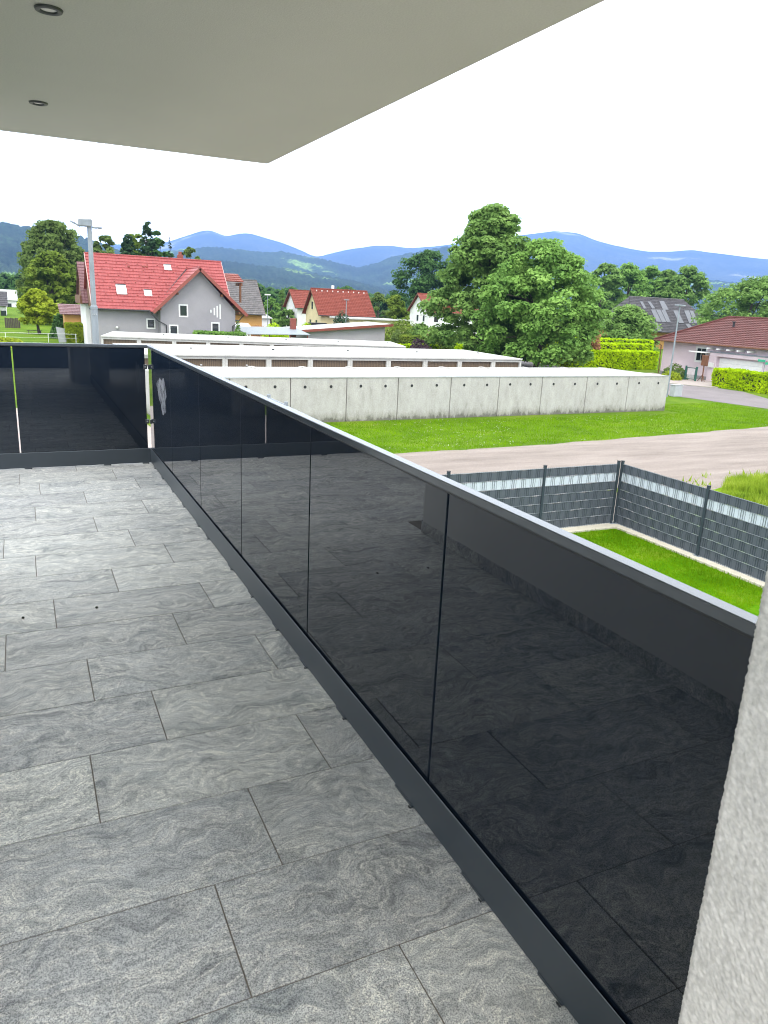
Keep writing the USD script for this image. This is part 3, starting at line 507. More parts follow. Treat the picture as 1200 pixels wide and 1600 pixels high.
def fence_post(x, y):
    mb = MB(); mb.bevel(x - 0.03, x + 0.03, y - 0.03, y + 0.03, GZ0 + 0.012, GZ0 + 1.53, 0.006)
    p = obj('post', mb, wire_m, fence)
    obj('base_plate', MB().bevel(x - 0.075, x + 0.075, y - 0.06, y + 0.06, GZ0 + 0.05, GZ0 + 0.058, 0.002), galv_m, p)
    obj('cap', MB().bevel(x - 0.034, x + 0.034, y - 0.034, y + 0.034, GZ0 + 1.53, GZ0 + 1.542, 0.003), black_m, p)
FX, FY = 12.75, -12.25
ys = [FY + 0.10, FY + 2.18, FY + 4.6, FY + 7.05, FY + 9.5]
xs_ = [FX - 0.02, FX - 2.47, FX - 4.95, FX - 7.4]
for y in ys: fence_post(FX, y)
for x in xs_[0:]: fence_post(x, FY)
for i, (a, b) in enumerate(zip(ys[:-1], ys[1:])): fence_run((FX + 0.0, a + 0.03), (FX, b - 0.03), 0.03 * i)
for i, (a, b) in enumerate(zip(xs_[:-1], xs_[1:])): fence_run((a - 0.03, FY), (b + 0.03, FY), 0.05 + 0.04 * i)
kb = thing('kerb_edging', 'pale concrete kerb edging along the foot of the garden fence', 'kerb')
for i, (a, b) in enumerate(zip(np.arange(-12.46, 2, 1.0), np.arange(-11.46, 3, 1.0))): obj('edging_stone', MB().bevel(12.48, 12.92, a + 0.004, b - 0.004, GZ0 - 0.15, GZ0 + 0.05, 0.008), kerb_m, kb)
for b in np.arange(12.47, 2.5, -1.0): obj('edging_stone', MB().bevel(b - 1.0 + 0.004, b - 0.004, -12.46, -12.06, GZ0 - 0.15, GZ0 + 0.05, 0.008), kerb_m, kb)

# ------------------------------------------------------------------ grass blades (nobody could count them)
def blades(name, mat, xr, yr, n, h, wdt, seed, keep=None, lift=0.0, lean=0.5, clump=0.0):
    r = np.random.default_rng(seed); x = r.uniform(*xr, n); y = r.uniform(*yr, n)
    if keep is not None: k = keep(x, y); x, y = x[k], y[k]
    n = len(x); a = r.uniform(0, 2 * np.pi, n)
    hh = h * r.uniform(0.45, 1.25, n) * (0.6 + 0.8 * meshkit.fbm(np.stack([x * 1.1, y * 1.1, np.full(n, seed * 1.7)], 1), 3, seed)); ww = wdt * r.uniform(0.6, 1.3, n)
    z = gz(x) + lift; lx, ly = np.cos(a + 1.3) * hh * lean * r.uniform(0.2, 1, n), np.sin(a + 1.3) * hh * lean * r.uniform(0.2, 1, n)
    b0 = np.stack([x - np.cos(a) * ww, y - np.sin(a) * ww, z], 1); b1 = np.stack([x + np.cos(a) * ww, y + np.sin(a) * ww, z], 1); t = np.stack([x + lx, y + ly, z + hh], 1)
    return obj(name, (np.stack([b0, b1, t], 1).reshape(-1, 3), np.arange(3 * n).reshape(-1, 3)), mat, kind='stuff')
blades('lawn_grass', blade_m, (6.5, 12.46), (-12.05, -5.5), 60000, 0.055, 0.006, 21, keep=lambda x, y: meshkit.fbm(np.stack([x * 0.9, y * 0.9, x * 0], 1), 3, 4) < 0.64, lift=0.008)
vx = np.array([24.2, 24.8, 25.1, 25.65, 26.5, 27.6, 29.4]); vy = np.array([-9.0, -12.5, -17, -22.2, -28.5, -36, -46])
in_verge = lambda x, y: (x > np.interp(-y, -vy, vx) + 0.1) & (x < np.where(y > -37.4, 34.4, 38.5)) & ((y > -45.6) | (x < 30))
blades('verge_grass', blade_m, (24, 40), (-46.6, -8), 110000, 0.075, 0.016, 22, keep=in_verge)
blades('weed_patch', weed_m, (9, 16.6), (-27, -15.6), 75000, 0.24, 0.016, 23, keep=lambda x, y: (x < 12.9 + (-y - 15.6) * 0.74) & (meshkit.fbm(np.stack([x * 0.7, y * 0.7, x * 0], 1), 3, 9) > 0.36), lean=0.7)
blades('weed_tufts', weed_m, (13, 17.6), (-24, -14.5), 1500, 0.2, 0.03, 24, keep=lambda x, y: meshkit.fbm(np.stack([x * 1.3, y * 1.3, x * 0], 1), 3, 12) > 0.6, lean=0.9)
r_ = np.random.default_rng(5); fx, fy = r_.uniform(25.5, 34.3, 900), r_.uniform(-45, -9, 900); k = in_verge(fx, fy) & (meshkit.fbm(np.stack([fx * .3, fy * .3, fx * 0], 1), 3, 2) > 0.5); fx, fy = fx[k], fy[k]
mb = MB()
for x, y in zip(fx, fy): z = gz(x) + 0.07; mb.add([(x - .028, y, z), (x, y - .028, z + .01), (x + .028, y, z), (x, y + .028, z + .012)], [(0, 1, 2, 3)])
obj('clover_flowers', mb, white_metal, kind='stuff')

# ------------------------------------------------------------------ garages
def ordinal(i): return ['first', 'second', 'third', 'fourth', 'fifth', 'sixth', 'seventh', 'eighth', 'ninth', 'tenth', 'eleventh', 'twelfth'][i]
# front row: we look at the bare back walls; joints from the right end
ya = [-37.35, -33.85, -30.45, -27.05, -24.0, -20.8, -17.55, -14.6, -11.6, -8.6, -5.6]
for i, (a, b) in enumerate(zip(ya[:-1], ya[1:])):
    t = thing('concrete_garage', ('garage at the right end of the front row, bare stained concrete wall' if i == 0 else '%s garage from the right in the front row, bare stained concrete wall' % ordinal(i)), 'garage', (35.75 - (a + 37.35) * 0.041, a, 0), 2.35, group='front row of concrete garages')
    wd = b - a; mb = MB()
    mb.box(0, 0.12, 0.022, wd - 0.022, -0.1, 2.2); mb.box(0.1202, 6.3, 0.022, 0.13, -0.1, 2.2); mb.box(0.1202, 6.3, wd - 0.13, wd - 0.022, -0.1, 2.2)
    obj('wall', mb, concrete_m, t)
    obj('roof', MB().hull([(x, y, z + q) for x, z in ((-0.03, 2.2015), (6.45, 2.10)) for y in (0.004, wd - 0.004) for q in (0, 0.034)]), roof_sheet_m, t)
    obj('roof_kerb', MB().bevel(-0.036, 0.06, 0.004, wd - 0.004, 2.2362, 2.25, 0.004), galv_m, t)
    obj('door', MB().box(6.25, 6.29, 0.2, wd - 0.2, 0.02, 2.0), door_m, t)
    for u in (0.27, 0.74):
        r2 = np.random.default_rng(i * 7 + int(u * 10)); uu = wd * u + r2.uniform(-0.06, 0.06)
        an = np.arange(14) * 2 * np.pi / 14
        obj('vent_hole', MB().tm(trimesh.creation.cylinder(0.075, 0.012, sections=16, transform=trimesh.transformations.translation_matrix((-0.002, uu, 1.78 + r2.uniform(-.015, .015))) @ trimesh.transformations.rotation_matrix(np.pi / 2, (0, 1, 0)))), hole_m, t)
def door_row(name_row, pts, depth, h, door_h, group, rise, extra):
    """garages in a row whose doors face us; pts are the post positions from right to left"""
    for i, (p, q) in enumerate(zip(pts[:-1], pts[1:])):
        p, q = np.array(p, float), np.array(q, float); wd = np.linalg.norm(q - p); ang = math.degrees(math.atan2(q[1] - p[1], q[0] - p[0])) - 90
        lab = ('right end garage of the %s, with a brown ribbed door' if i == 0 else ordinal(i) + ' garage from the right in the %s, with a brown ribbed door') % name_row
        t = thing('door_garage', lab, 'garage', (p[0], p[1], 0), ang, group=group)
        fr = MB(); fr.bevel(0, 0.35, 0.004, 0.17, 0, h - 0.20, 0.008); fr.bevel(0, 0.35, wd - 0.17, wd - 0.004, 0, h - 0.20, 0.008); fr.bevel(-0.01, 0.34, 0.004, wd - 0.004, h - 0.1998, h, 0.01)
        obj('frame', fr, garage_white, t)
        sh = MB(); sh.box(0.36, depth, 0.02, 0.12, 0, h - 0.02); sh.box(0.36, depth, wd - 0.12, wd - 0.02, 0, h - 0.02); sh.box(depth - 0.12, depth, 0.1202, wd - 0.1202, 0, h - 0.02)
        obj('wall', sh, garage_white, t)
        dr = MB(); zt_ = h - 0.205
        n = int(wd / 0.11)
        for k in range(n):
            a, b = 0.172 + (wd - 0.344) * k / n, 0.172 + (wd - 0.344) * (k + 1) / n
            dr.bevel(0.17 + 0.012 * (k % 2), 0.21, a, b, 0.03, zt_, 0.003)
        d = obj('door', dr, door_m, t)
        if i in extra: obj('handle', MB().tm(trimesh.creation.icosphere(1, 0.05)).get() if False else MB().bevel(0.13, 0.168, wd / 2 - 0.06, wd / 2 + 0.06, 1.55, 1.62, 0.01), white_metal, d)
        mb = MB(); mb.hull([(x, y, z) for x, zz in ((-0.08, h), (depth + 0.06, h + rise)) for y in (0.006, wd - 0.006) for z in (zz + 0.003, zz + 0.07)])
        obj('roof', mb, roof_sheet_m, t)
        obj('fascia', MB().bevel(-0.105, -0.082, 0.006, wd - 0.006, h - 0.02, h + 0.075, 0.004), garage_white, t)
        if i % 2 == 0: obj('roof_drain', MB().lathe([(0.1, 0), (0.1, 0.05), (0.06, 0.07), (0.0, 0.075)], (depth * 0.55, wd * 0.4, h + rise * 0.55 + 0.07), 10), hole_m, t)
yb = [-34.7, -32.15, -29.2, -26.3, -23.35, -20.4, -17.5, -14.6, -11.7, -8.7, -5.8]
door_row('middle garage row', [(48.15, y) for y in yb], 8.6, 2.17, 1.9, 'middle row of garages', 0.06, (7, 8))
yc = [-31.0, -28.75, -26.5, -24.2, -21.9, -19.5, -17.0, -14.3, -11.6, -8.85, -5.95]
lx = lambda y: 60.6 + (y + 31) * 0.25
door_row('rear garage row', [(lx(y), y) for y in yc], 6.6, 2.17, 1.9, 'rear row of garages', 0.05, ())

# ------------------------------------------------------------------ houses
def slope(mb, A, B, C, D, n, thick=0.05, lip=0.05):
    """courses from eave A-B up to ridge D-C (A below D, B below C)"""
    A, B, C, D = [np.array(p, float) for p in (A, B, C, D)]
    nr = np.cross(B - A, (C + D) / 2 - (A + B) / 2); nr /= np.linalg.norm(nr)
    if nr[2] < 0: nr = -nr
    for k in range(n):
        t0, t1 = k / n, min(1, (k + 1.12) / n)
        a0, b0, a1, b1 = A + (D - A) * t0, B + (C - B) * t0, A + (D - A) * t1, B + (C - B) * t1
        lo, hi = nr * (lip + thick), nr * thick
        v = [a0 + lo, b0 + lo, b1 + hi, a1 + hi, a0, b0, b1, a1]
        F = [(0, 1, 2, 3), (4, 7, 6, 5), (0, 4, 5, 1), (1, 5, 6, 2), (2, 6, 7, 3), (3, 7, 4, 0)]
        w = np.array(v)
        if np.dot(np.cross(w[1] - w[0], w[2] - w[1]), nr) < 0: F = [f[::-1] for f in F]
        mb.add(v, F)
    return mb
def window(parent, axis, at, u0, u1, z0, z1, out, frame_m, surround=None, mullion=False, name='window'):
    """window in a wall with plane axis=at, normal sign out; u along the other axis"""
    def B(mb, ua, ub, za, zb, o0, o1):
        lo, hi = sorted((at + out * o0, at + out * o1))
        return mb.box(lo, hi, ua, ub, za, zb) if axis == 'x' else mb.box(ua, ub, lo, hi, za, zb)
    fw = 0.07; mb = MB(); B(mb, u0, u0 + fw, z0, z1, 0.0, 0.035); B(mb, u1 - fw, u1, z0, z1, 0.0, 0.035); B(mb, u0 + fw, u1 - fw, z0, z0 + fw, 0.0, 0.035); B(mb, u0 + fw, u1 - fw, z1 - fw, z1, 0.0, 0.035)
    if mullion: B(mb, (u0 + u1) / 2 - 0.03, (u0 + u1) / 2 + 0.03, z0 + fw, z1 - fw, 0.0, 0.03)
    w = obj(name, mb, frame_m, parent)
    obj('pane', B(MB(), u0 + fw + 0.001, u1 - fw - 0.001, z0 + fw + 0.001, z1 - fw - 0.001, 0.004, 0.016), pane_m, w)
    if surround is not None:
        s = 0.13; mb = MB(); B(mb, u0 - s, u0 - 0.001, z0 - s, z1 + s, 0.001, 0.022); B(mb, u1 + 0.001, u1 + s, z0 - s, z1 + s, 0.001, 0.022); B(mb, u0, u1, z1 + 0.001, z1 + s, 0.001, 0.022); B(mb, u0, u1, z0 - s, z0 - 0.001, 0.001, 0.022)
        obj('surround', mb, surround, w)
    return w
def roof_window(parent, p, du, dv, w, h, pane=None):
    p, du, dv = np.array(p, float), np.array(du, float), np.array(dv, float); n = np.cross(du, dv); n /= np.linalg.norm(n); n = n if n[2] > 0 else -n
    mb = MB(); mb.slab([p - du * w / 2 - dv * h / 2 + n * .17, p + du * w / 2 - dv * h / 2 + n * .17, p + du * w / 2 + dv * h / 2 + n * .17, p - du * w / 2 + dv * h / 2 + n * .17], n, 0.16)
    fr = obj('roof_window', mb, white_metal, parent); w2, h2 = w * 0.8, h * 0.84
    obj('pane', MB().slab([p - du * w2 / 2 - dv * h2 / 2 + n * .178, p + du * w2 / 2 - dv * h2 / 2 + n * .178, p + du * w2 / 2 + dv * h2 / 2 + n * .178, p - du * w2 / 2 + dv * h2 / 2 + n * .178], n, 0.006), sky_pane, fr)
    obj('blind_box', MB().slab([p - du * w / 2 + dv * h * .42 + n * .2, p + du * w / 2 + dv * h * .42 + n * .2, p + du * w / 2 + dv * h * .5 + n * .2, p - du * w / 2 + dv * h * .5 + n * .2], n, 0.03), black_m, fr)

# --- the grey house with the bright red roof
h1 = thing('gabled_house', 'grey rendered house with a bright red tiled roof and a front cross gable', 'house')
XF, XM, XR, ZE, ZR = 78.0, 79.4, 84.25, 4.1, 9.28        # front gable wall, main wall, ridge, eaves
YG0, YG1, YA = -12.6, -20.05, -16.4; ZAP = 8.35
mb = MB(); mb.box(XM, XM + 0.3, -12.6, -6.8, 0, ZE + 0.25)
mb.slab([(XF, YG0, 0), (XF, YG1, 0), (XF, YG1, ZE + 0.35), (XF, YA, ZAP - 0.12), (XF, YG0, ZE + 0.35)], (-1, 0, 0), 0.3)
mb.box(XF + 0.301, XM + 4, YG0 - 0.3, YG0, 0, ZE + 0.2); mb.box(XF + 0.301, XR + 4, YG1, YG1 + 0.3, 0, ZE + 0.2)
mb.slab([(XM + 0.301, -6.8, 0), (XR + 4.5, -6.8, 0), (XR + 4.5, -6.8, 4.2), (XM + 0.301, -6.8, 4.2)], (0, 1, 0), 0.25)
mb.slab([(XM + 0.6, YG1 + 0.02, ZE + 0.2), (XR + 4, YG1 + 0.02, ZE + 0.2), (XR, YG1 + 0.02, ZR - 0.15)], (0, -1, 0), 0.2)
obj('wall', mb, pl_grey, h1)
mb = MB(); mb.slab([(XM - 0.3, -6.65, 4.22), (XR + 4.9, -6.65, 4.22), (XR, -6.65, ZR - 0.12)], (0, 1, 0), 0.1); obj('timber_gable', mb, wood_m, h1)
pz = (ZR - ZE) / (XR - (XM - 0.6)); XE = XM - 0.6
cut = lambda z: XE + (z - ZE) / pz
mb = MB(); n = 17
slope(mb, (XE, -6.4, ZE), (XE, -20.1, ZE), (XR, -20.1, ZR), (XR, -6.4, ZR), n)              # left part, cut along the valley line further down by the cross gable
slope(mb, (XR + 5.4, -20.1, ZE), (XR + 5.4, -6.4, ZE), (XR, -6.4, ZR), (XR, -20.1, ZR), 8)
rf1 = obj('roof', mb, red_roof, h1)
xv = cut(ZAP)
mb = MB()
slope(mb, (XF - 0.75, -11.75, ZE - 0.1), (XE + 0.4, -11.75, ZE - 0.1), (xv + 0.7, YA, ZAP), (XF - 0.75, YA, ZAP), 13)
slope(mb, (XR, -21.15, ZE - 0.12), (XF - 0.75, -21.15, ZE - 0.12), (XF - 0.75, YA, ZAP), (xv + 0.7, YA, ZAP), 13)
obj('cross_gable_roof', mb, red_roof, h1)
mb = MB()
for y in (-11.75, -21.15):
    dy = YA - y; ndir = np.array([0, -(ZAP - ZE + 0.1), dy]); ndir = ndir / np.linalg.norm(ndir); ndir = ndir if ndir[2] > 0 else -ndir
    a, b = np.array([XF - 0.78, y, ZE - 0.1]), np.array([XF - 0.78, YA, ZAP])
    mb.hull([q + o + e for q in (a, b) for o in (ndir * 0.1, -ndir * 0.2) for e in (np.array([0, 0, 0]), np.array([-0.06, 0, 0]))])
obj('barge_board', mb, fascia_red, h1)
mb = MB().tube([(XR, -6.35, ZR + 0.07), (XR, -20.15, ZR + 0.07)], 0.11, 6).tube([(XF - 0.75, YA, ZAP + 0.07), (xv + 0.6, YA, ZAP + 0.07)], 0.11, 6); obj('ridge_tiles', mb, red_roof, h1)
for y in (-6.38, -20.15):
    mb = MB(); mb.hull([np.array(q) + o for q in ((XE, y, ZE + 0.02), (XR, y, ZR + 0.02)) for o in ([0, 0, 0.13], [0, 0, -0.16], [0, 0.05, 0.13], [0, 0.05, -0.16])])
    obj('verge_board', mb, verge_board_m, h1)
obj('gutter', MB().tube([(XE - 0.06, -6.1, ZE - 0.02), (XE - 0.06, -12.0, ZE - 0.02)], 0.07, 6), black_m, h1)
mb = MB().tube([(XE - 0.06, -11.6, ZE - 0.05), (XF - 0.12, -12.3, ZE - 0.9), (XF - 0.12, -13.1, ZE - 1.3), (XF - 0.1, -13.1, 0)], 0.055, 6); obj('downpipe', mb, black_m, h1); mb = MB().tube([(XF - 0.1, -20.9, ZE - 0.1), (XF - 0.1, -20.1, ZE - 1.0), (XF - 0.1, -19.75, ZE - 1.2), (XF - 0.1, -19.75, 0)], 0.055, 6)
obj('downpipe', mb, black_m, h1)
mb = MB()
for y in (-14.2, -18.6, -12.5, -20.4):
    zz = ZE - 0.1 + (ZAP - ZE) * (1 - abs(y - YA) / 4.7) - 0.42; mb.box(XF - 0.6, XF - 0.002, y - 0.1, y + 0.1, zz - 0.1, zz + 0.12)
obj('purlin_end', mb, wood_m, h1)
window(h1, 'x', XF, -15.15, -14.5, 3.75, 4.72, -1, black_m, white_metal); window(h1, 'x', XF, -14.15, -13.5, 1.6, 2.72, -1, black_m, white_metal); window(h1, 'x', XF, -18.3, -17.68, 1.9, 3.08, -1, black_m, white_metal)
window(h1, 'x', XM, -12.15, -11.55, 2.45, 3.2, -1, black_m, white_metal)
for px, pa, pb in ((329.5, 484, 488.5), (334.8, 481, 492.5), (339.3, 478, 496), (343.8, 475.5, 498.5)):
    y, z1, z0 = on_x(px, pa, XF)[1], on_x(px, pa, XF)[2], on_x(px, pb, XF)[2]
    obj('wall_ornament', MB().box(XF - 0.03, XF - 0.001, y - 0.07, y + 0.07, z0, z1), white_metal, h1)
obj('wall_lamp', MB().tm(trimesh.creation.icosphere(2, 0.13)).get() if False else MB().lathe([(0.001, 2.25), (0.12, 2.3), (0.13, 2.42), (0.05, 2.5), (0.001, 2.52)], (XM - 0.12, -8.6, 0), 10), white_metal, h1)
vn = np.array([-(ZR - ZE), 0, XR - XE]); vn = vn / np.linalg.norm(vn); obj('valley_gutter', MB().tube([np.array((XE - 0.1, -11.95, ZE - 0.05)) + vn * 0.1, np.array((xv - 0.1, YA + 0.2, ZAP - 0.1)) + vn * 0.1], 0.07, 6), black_m, h1)
dvv = np.array([XR - XE, 0, ZR - ZE]); dvv /= np.linalg.norm(dvv)
def on_roof(px, py):
    d = ray(px, py); nn = np.cross([0, 1, 0], dvv); p0 = np.array([XE, 0, ZE]); return EYE + d * (np.dot(p0 - EYE, nn) / np.dot(d, nn))
roof_window(h1, on_roof(189.5, 453.5), (0, 1, 0), dvv, 0.95, 1.35); roof_window(h1, on_roof(231, 459), (0, 1, 0), dvv, 0.72, 0.86); roof_window(h1, on_roof(261.5, 419), (0, 1, 0), dvv, 0.7, 0.8)
cy = on_roof(283, 404)[1]; ch = obj('chimney', MB().bevel(XR + 0.4, XR + 1.0, cy - 0.28, cy + 0.28, ZR - 1.0, ZR + 0.55, 0.03), fascia_red, h1); obj('chimney_cap', MB().bevel(XR + 0.5, XR + 0.9, cy - 0.15, cy + 0.15, ZR + 0.5502, ZR + 0.85, 0.02), fascia_red, ch)
for px in (201, 224, 229): q = on_roof(px, 418.5); obj('roof_vent', MB().bevel(q[0] - 0.12, q[0] + 0.1, q[1] - 0.12, q[1] + 0.12, q[2] + 0.05, q[2] + 0.2, 0.03), fascia_red, h1)
mb = MB()                                                      # snow guards: small hooks set row by row
for row in range(2, 15, 2):
    z = ZE + (ZR - ZE) * (row + 0.2) / n; x = XE + (XR - XE) * (row + 0.2) / n
    for y in np.arange(-6.8 - (row % 4) * 0.25, -11.8 - (x - XE) * 1.2, -1.0): mb.box(x - 0.05, x + 0.02, y - 0.06, y + 0.06, z + 0.09, z + 0.17)
obj('snow_guards', mb, fascia_red, h1, kind='stuff')
# dormer-like brown gable at the right end
mb = MB(); slope(mb, (XR - 1.2, -22.3, 7.35), (XR - 1.2, -20.2, 7.35), (XR + 1.4, -20.2, 8.2), (XR + 1.4, -22.3, 8.2), 4); obj('balcony_roof', mb, rust_roof, h1)
obj('balcony_support', MB().box(XR - 1.0, XR - 0.8, -22.1, -21.9, 5.2, 7.3).box(XR - 1.1, XR + 1.3, -22.2, -22.05, 6.95, 7.3), wood_m, h1)
# rear wing with mauve roof and timber gable
wg = thing('timber_gabled_house', 'house with mauve tiled roof and dark brown timber gable half hidden behind the red roof', 'house')
mb = MB(); slope(mb, (86.2, -6.05, 4.4), (86.2, -14, 4.4), (91.0, -14, 8.65), (91.0, -6.05, 8.65), 14); slope(mb, (95.8, -14, 4.4), (95.8, -6.05, 4.4), (91.0, -6.05, 8.65), (91.0, -14, 8.65), 6); obj('roof', mb, mauve_roof, wg)
obj('timber_gable', MB().slab([(86.6, -6.3, 4.45), (95.4, -6.3, 4.45), (91, -6.3, 8.5)], (0, 1, 0), 0.15), wood_m, wg); obj('wall', MB().box(87.2, 94.8, -14, -6.4, 0, 4.45), pl_white, wg)
obj('balcony', MB().box(87.0, 94.8, -6.28, -5.9, 4.35, 5.2), wood_m, wg)
# garden shed with mauve roof
sh = thing('garden_shed', 'low orange walled shed with a mauve tiled roof left of the red roofed house', 'shed')
p0, p1 = on_x(91, 473, 97), on_x(126, 474, 97)
mb = MB(); slope(mb, (95, p0[1], 2.95), (95, -9.5, 2.95), (99.5, -9.5, 4.0), (99.5, p0[1], 4.0), 7); obj('roof', mb, mauve_roof, sh); obj('wall', MB().box(95.4, 99.2, -9.4, p0[1] - 0.5, 0, 3.0), pl_orange, sh)

def gable_house(name, label, x0, x1, xr, y0, y1, ze, zr, wall, roof, n, over=0.6, gable_over=0.5, extra=None):
    t = thing(name, label, 'house')
    mb = MB(); mb.box(x0, x1, y1, y0, 0, ze)
    for y, s in ((y0, 1), (y1, -1)): mb.slab([(x0, y - s * 0.001, ze), (x1, y - s * 0.001, ze), (xr, y - s * 0.001, zr - 0.1)], (0, s, 0), 0.25)
    obj('wall', mb, wall, t)
    p = (zr - ze) / (xr - x0); mb = MB(); ya, yb_ = y0 + gable_over, y1 - gable_over
    slope(mb, (x0 - over, ya, ze - over * p), (x0 - over, yb_, ze - over * p), (xr, yb_, zr), (xr, ya, zr), n); slope(mb, (x1 + over, yb_, ze - over * p), (x1 + over, ya, ze - over * p), (xr, ya, zr), (xr, yb_, zr), max(5, n // 2))
    r = obj('roof', mb, roof, t)
    obj('ridge_tiles', MB().tube([(xr, ya, zr + 0.08), (xr, yb_, zr + 0.08)], 0.12, 6), roof, r)
    mb = MB()
    for y in (ya + 0.01, yb_ - 0.03):
        for xs__ in (x0 - over, x1 + over): mb.hull([np.array(q) + o for q in ((xs__, y, ze - over * p), (xr, y, zr)) for o in ([0, 0, 0.1], [0, 0, -0.14], [0, 0.04, 0.1], [0, 0.04, -0.14])])
    obj('barge_board', mb, wood_m, t)
    obj('gutter', MB().tube([(x0 - over - 0.05, ya, ze - over * p - 0.02), (x0 - over - 0.05, yb_, ze - over * p - 0.02)], 0.07, 6), black_m, t)
    return t
h2 = gable_house('gabled_house', 'pale yellow house with a rust red tiled roof and one roof window', 121.4, 128.8, 125.1, -45.75, -55.2, 3.9, 7.65, pl_yellow, rust_roof, 18, over=0.5, gable_over=0.55)
d45 = np.array([1, 0, 1.0]) / math.sqrt(2)
roof_window(h2, on_x(517, 478, 122.9), (0, 1, 0), d45, 0.95, 1.1)
for x, z in ((123.2, 4.3), (125.6, 4.3), (123.4, 1.3), (126.4, 1.3)): window(h2, 'y', -45.75, x - 0.35, x + 0.35, z, z + 1.25, 1, black_m)
obj('flue', MB().bevel(125.3, 125.7, -49.6, -49.2, 7.3, 8.4, 0.03), white_metal, h2)
for k in range(10): obj('snow_hook', MB().bevel(124.6, 124.75, -46.2 - k * 0.98, -46.05 - k * 0.98, 7.28, 7.5, 0.02), white_metal, h2)
ext = thing('flat_roofed_extension', 'low cream extension with a flat pale roof in front of the yellow house', 'building'); obj('wall', MB().box(114.5, 119, -58.5, -47, 0, 3.1), pl_yellow, ext); obj('roof', MB().bevel(114, 119.3, -59.5, -46.5, 3.1002, 3.35, 0.03), roof_sheet_m, ext); window(ext, 'x', 114.5, -56.5, -55.0, 2.0, 2.6, -1, black_m)
h3 = gable_house('gabled_house', 'white house with a dark red roof half hidden by the big maple', 150.3, 159.6, 155.2, -82.2, -95, 4.6, 8.25, pl_white, rust_roof, 14, over=0.5, gable_over=0.6)
for x, z in ((152.6, 2.3), (155.6, 2.3)): window(h3, 'y', -82.2, x - 0.4, x + 0.4, z, z + 1.3, 1, black_m)
window(h3, 'y', -82.2, 154.2, 154.7, 5.9, 6.5, 1, black_m); window(h3, 'x', 150.3, -84.6, -83.6, 2.3, 3.5, -1, black_m)
obj('shed_dormer', MB().hull([(151.6, -86.5, 6.2), (151.6, -90, 6.2), (154, -86.5, 7.4), (154, -90, 7.4), (151.5, -86.5, 6.5), (151.5, -90, 6.5), (154.5, -86.5, 7.75), (154.5, -90, 7.75)]), rust_roof, h3)
h4 = gable_house('gabled_house', 'orange rendered house with a large weathered dark grey roof', 105.4, 113.2, 109.3, -21.5, -30.9, 4.1, 8.05, pl_orange, grey_roof, 18, over=0.6, gable_over=0.35)
obj('door_canopy', MB().bevel(103.6, 105.39, -27.2, -23.0, 2.55, 2.72, 0.03), black_m, h4); window(h4, 'x', 105.4, -25.4, -24.4, 1.1, 2.4, -1, black_m)
obj('chimney', MB().bevel(108.4, 109.0, -24.6, -24.0, 6.9, 9.0, 0.03), fascia_red, h4)
h5 = gable_house('gabled_house', 'small white house with a red roof just left of the yellow house', 147.6, 154.6, 151.1, -50.6, -62, 4.6, 7.5, pl_white, rust_roof, 10, over=0.6, gable_over=0.6)
window(h5, 'y', -50.6, 150.4, 151.6, 2.1, 3.1, 1, black_m)
# house with half-hipped dark roof and solar panels
h6 = thing('solar_house', 'house with a steep dark hipped roof carrying many solar panels', 'house')
XS, ZSR, ZSE, XSE = 110.0, 9.0, 3.0, 104.2
mb = MB(); slope(mb, (XSE, -97.8, ZSE), (XSE, -121.5, ZSE), (XS, -115.6, ZSR), (XS, -102.0, ZSR), 22); slope(mb, (115.8, -121.5, ZSE), (115.8, -97.8, ZSE), (XS, -102.0, ZSR), (XS, -115.6, ZSR), 6)
slope(mb, (115.8, -97.8, ZSE), (XSE, -97.8, ZSE), (XS, -102, ZSR), (XS + 0.01, -102, ZSR), 10); slope(mb, (XSE, -121.5, ZSE), (115.8, -121.5, ZSE), (XS + .01, -115.6, ZSR), (XS, -115.6, ZSR), 10)
obj('roof', mb, dark_roof, h6); obj('wall', MB().box(105.2, 114.8, -120.4, -98.9, 0, ZSE + 0.2), pl_orange, h6)
obj('ridge_tiles', MB().tube([(XS, -101.9, ZSR + 0.09), (XS, -115.7, ZSR + 0.09)], 0.12, 6), grey_roof, h6)
sv = np.array([XS - XSE, 0, ZSR - ZSE]); sv /= np.linalg.norm(sv); sn = np.cross([0, -1, 0], sv); sn = sn if sn[2] > 0 else -sn
def s_at(px, py): d = ray(px, py); p0 = np.array([XSE, 0, ZSE]) + sn * 0.14; return EYE + d * (np.dot(p0 - EYE, sn) / np.dot(d, sn))
quads = [((1030, 470), (1037, 470), (1045, 484), (1036, 484)), ((1017, 483.5), (1024, 483.5), (1033.5, 503), (1026, 502.5)), ((1025, 483.6), (1032, 483.8), (1041, 503), (1034.3, 503)), ((1033, 483.8), (1039.5, 484), (1048, 503), (1041.8, 503)), ((1052, 485), (1059, 485), (1069, 505), (1061, 504.5)), ((1069, 485), (1076.5, 485), (1084, 505), (1077, 505)), ((1077.5, 485), (1083, 486), (1092, 505), (1085, 505)), ((1021, 504), (1027, 504), (1034, 517), (1027.5, 517)), ((1071, 506), (1077, 506), (1083, 513), (1076, 513)), ((1000, 471), (1004, 471), (1010, 482), (1006, 482)), ((1012, 471), (1016, 471), (1024, 482), (1019, 482))]
for qd in quads: obj('solar_panel', MB().slab([s_at(*p) for p in qd], sn, 0.05), panel_m, h6)
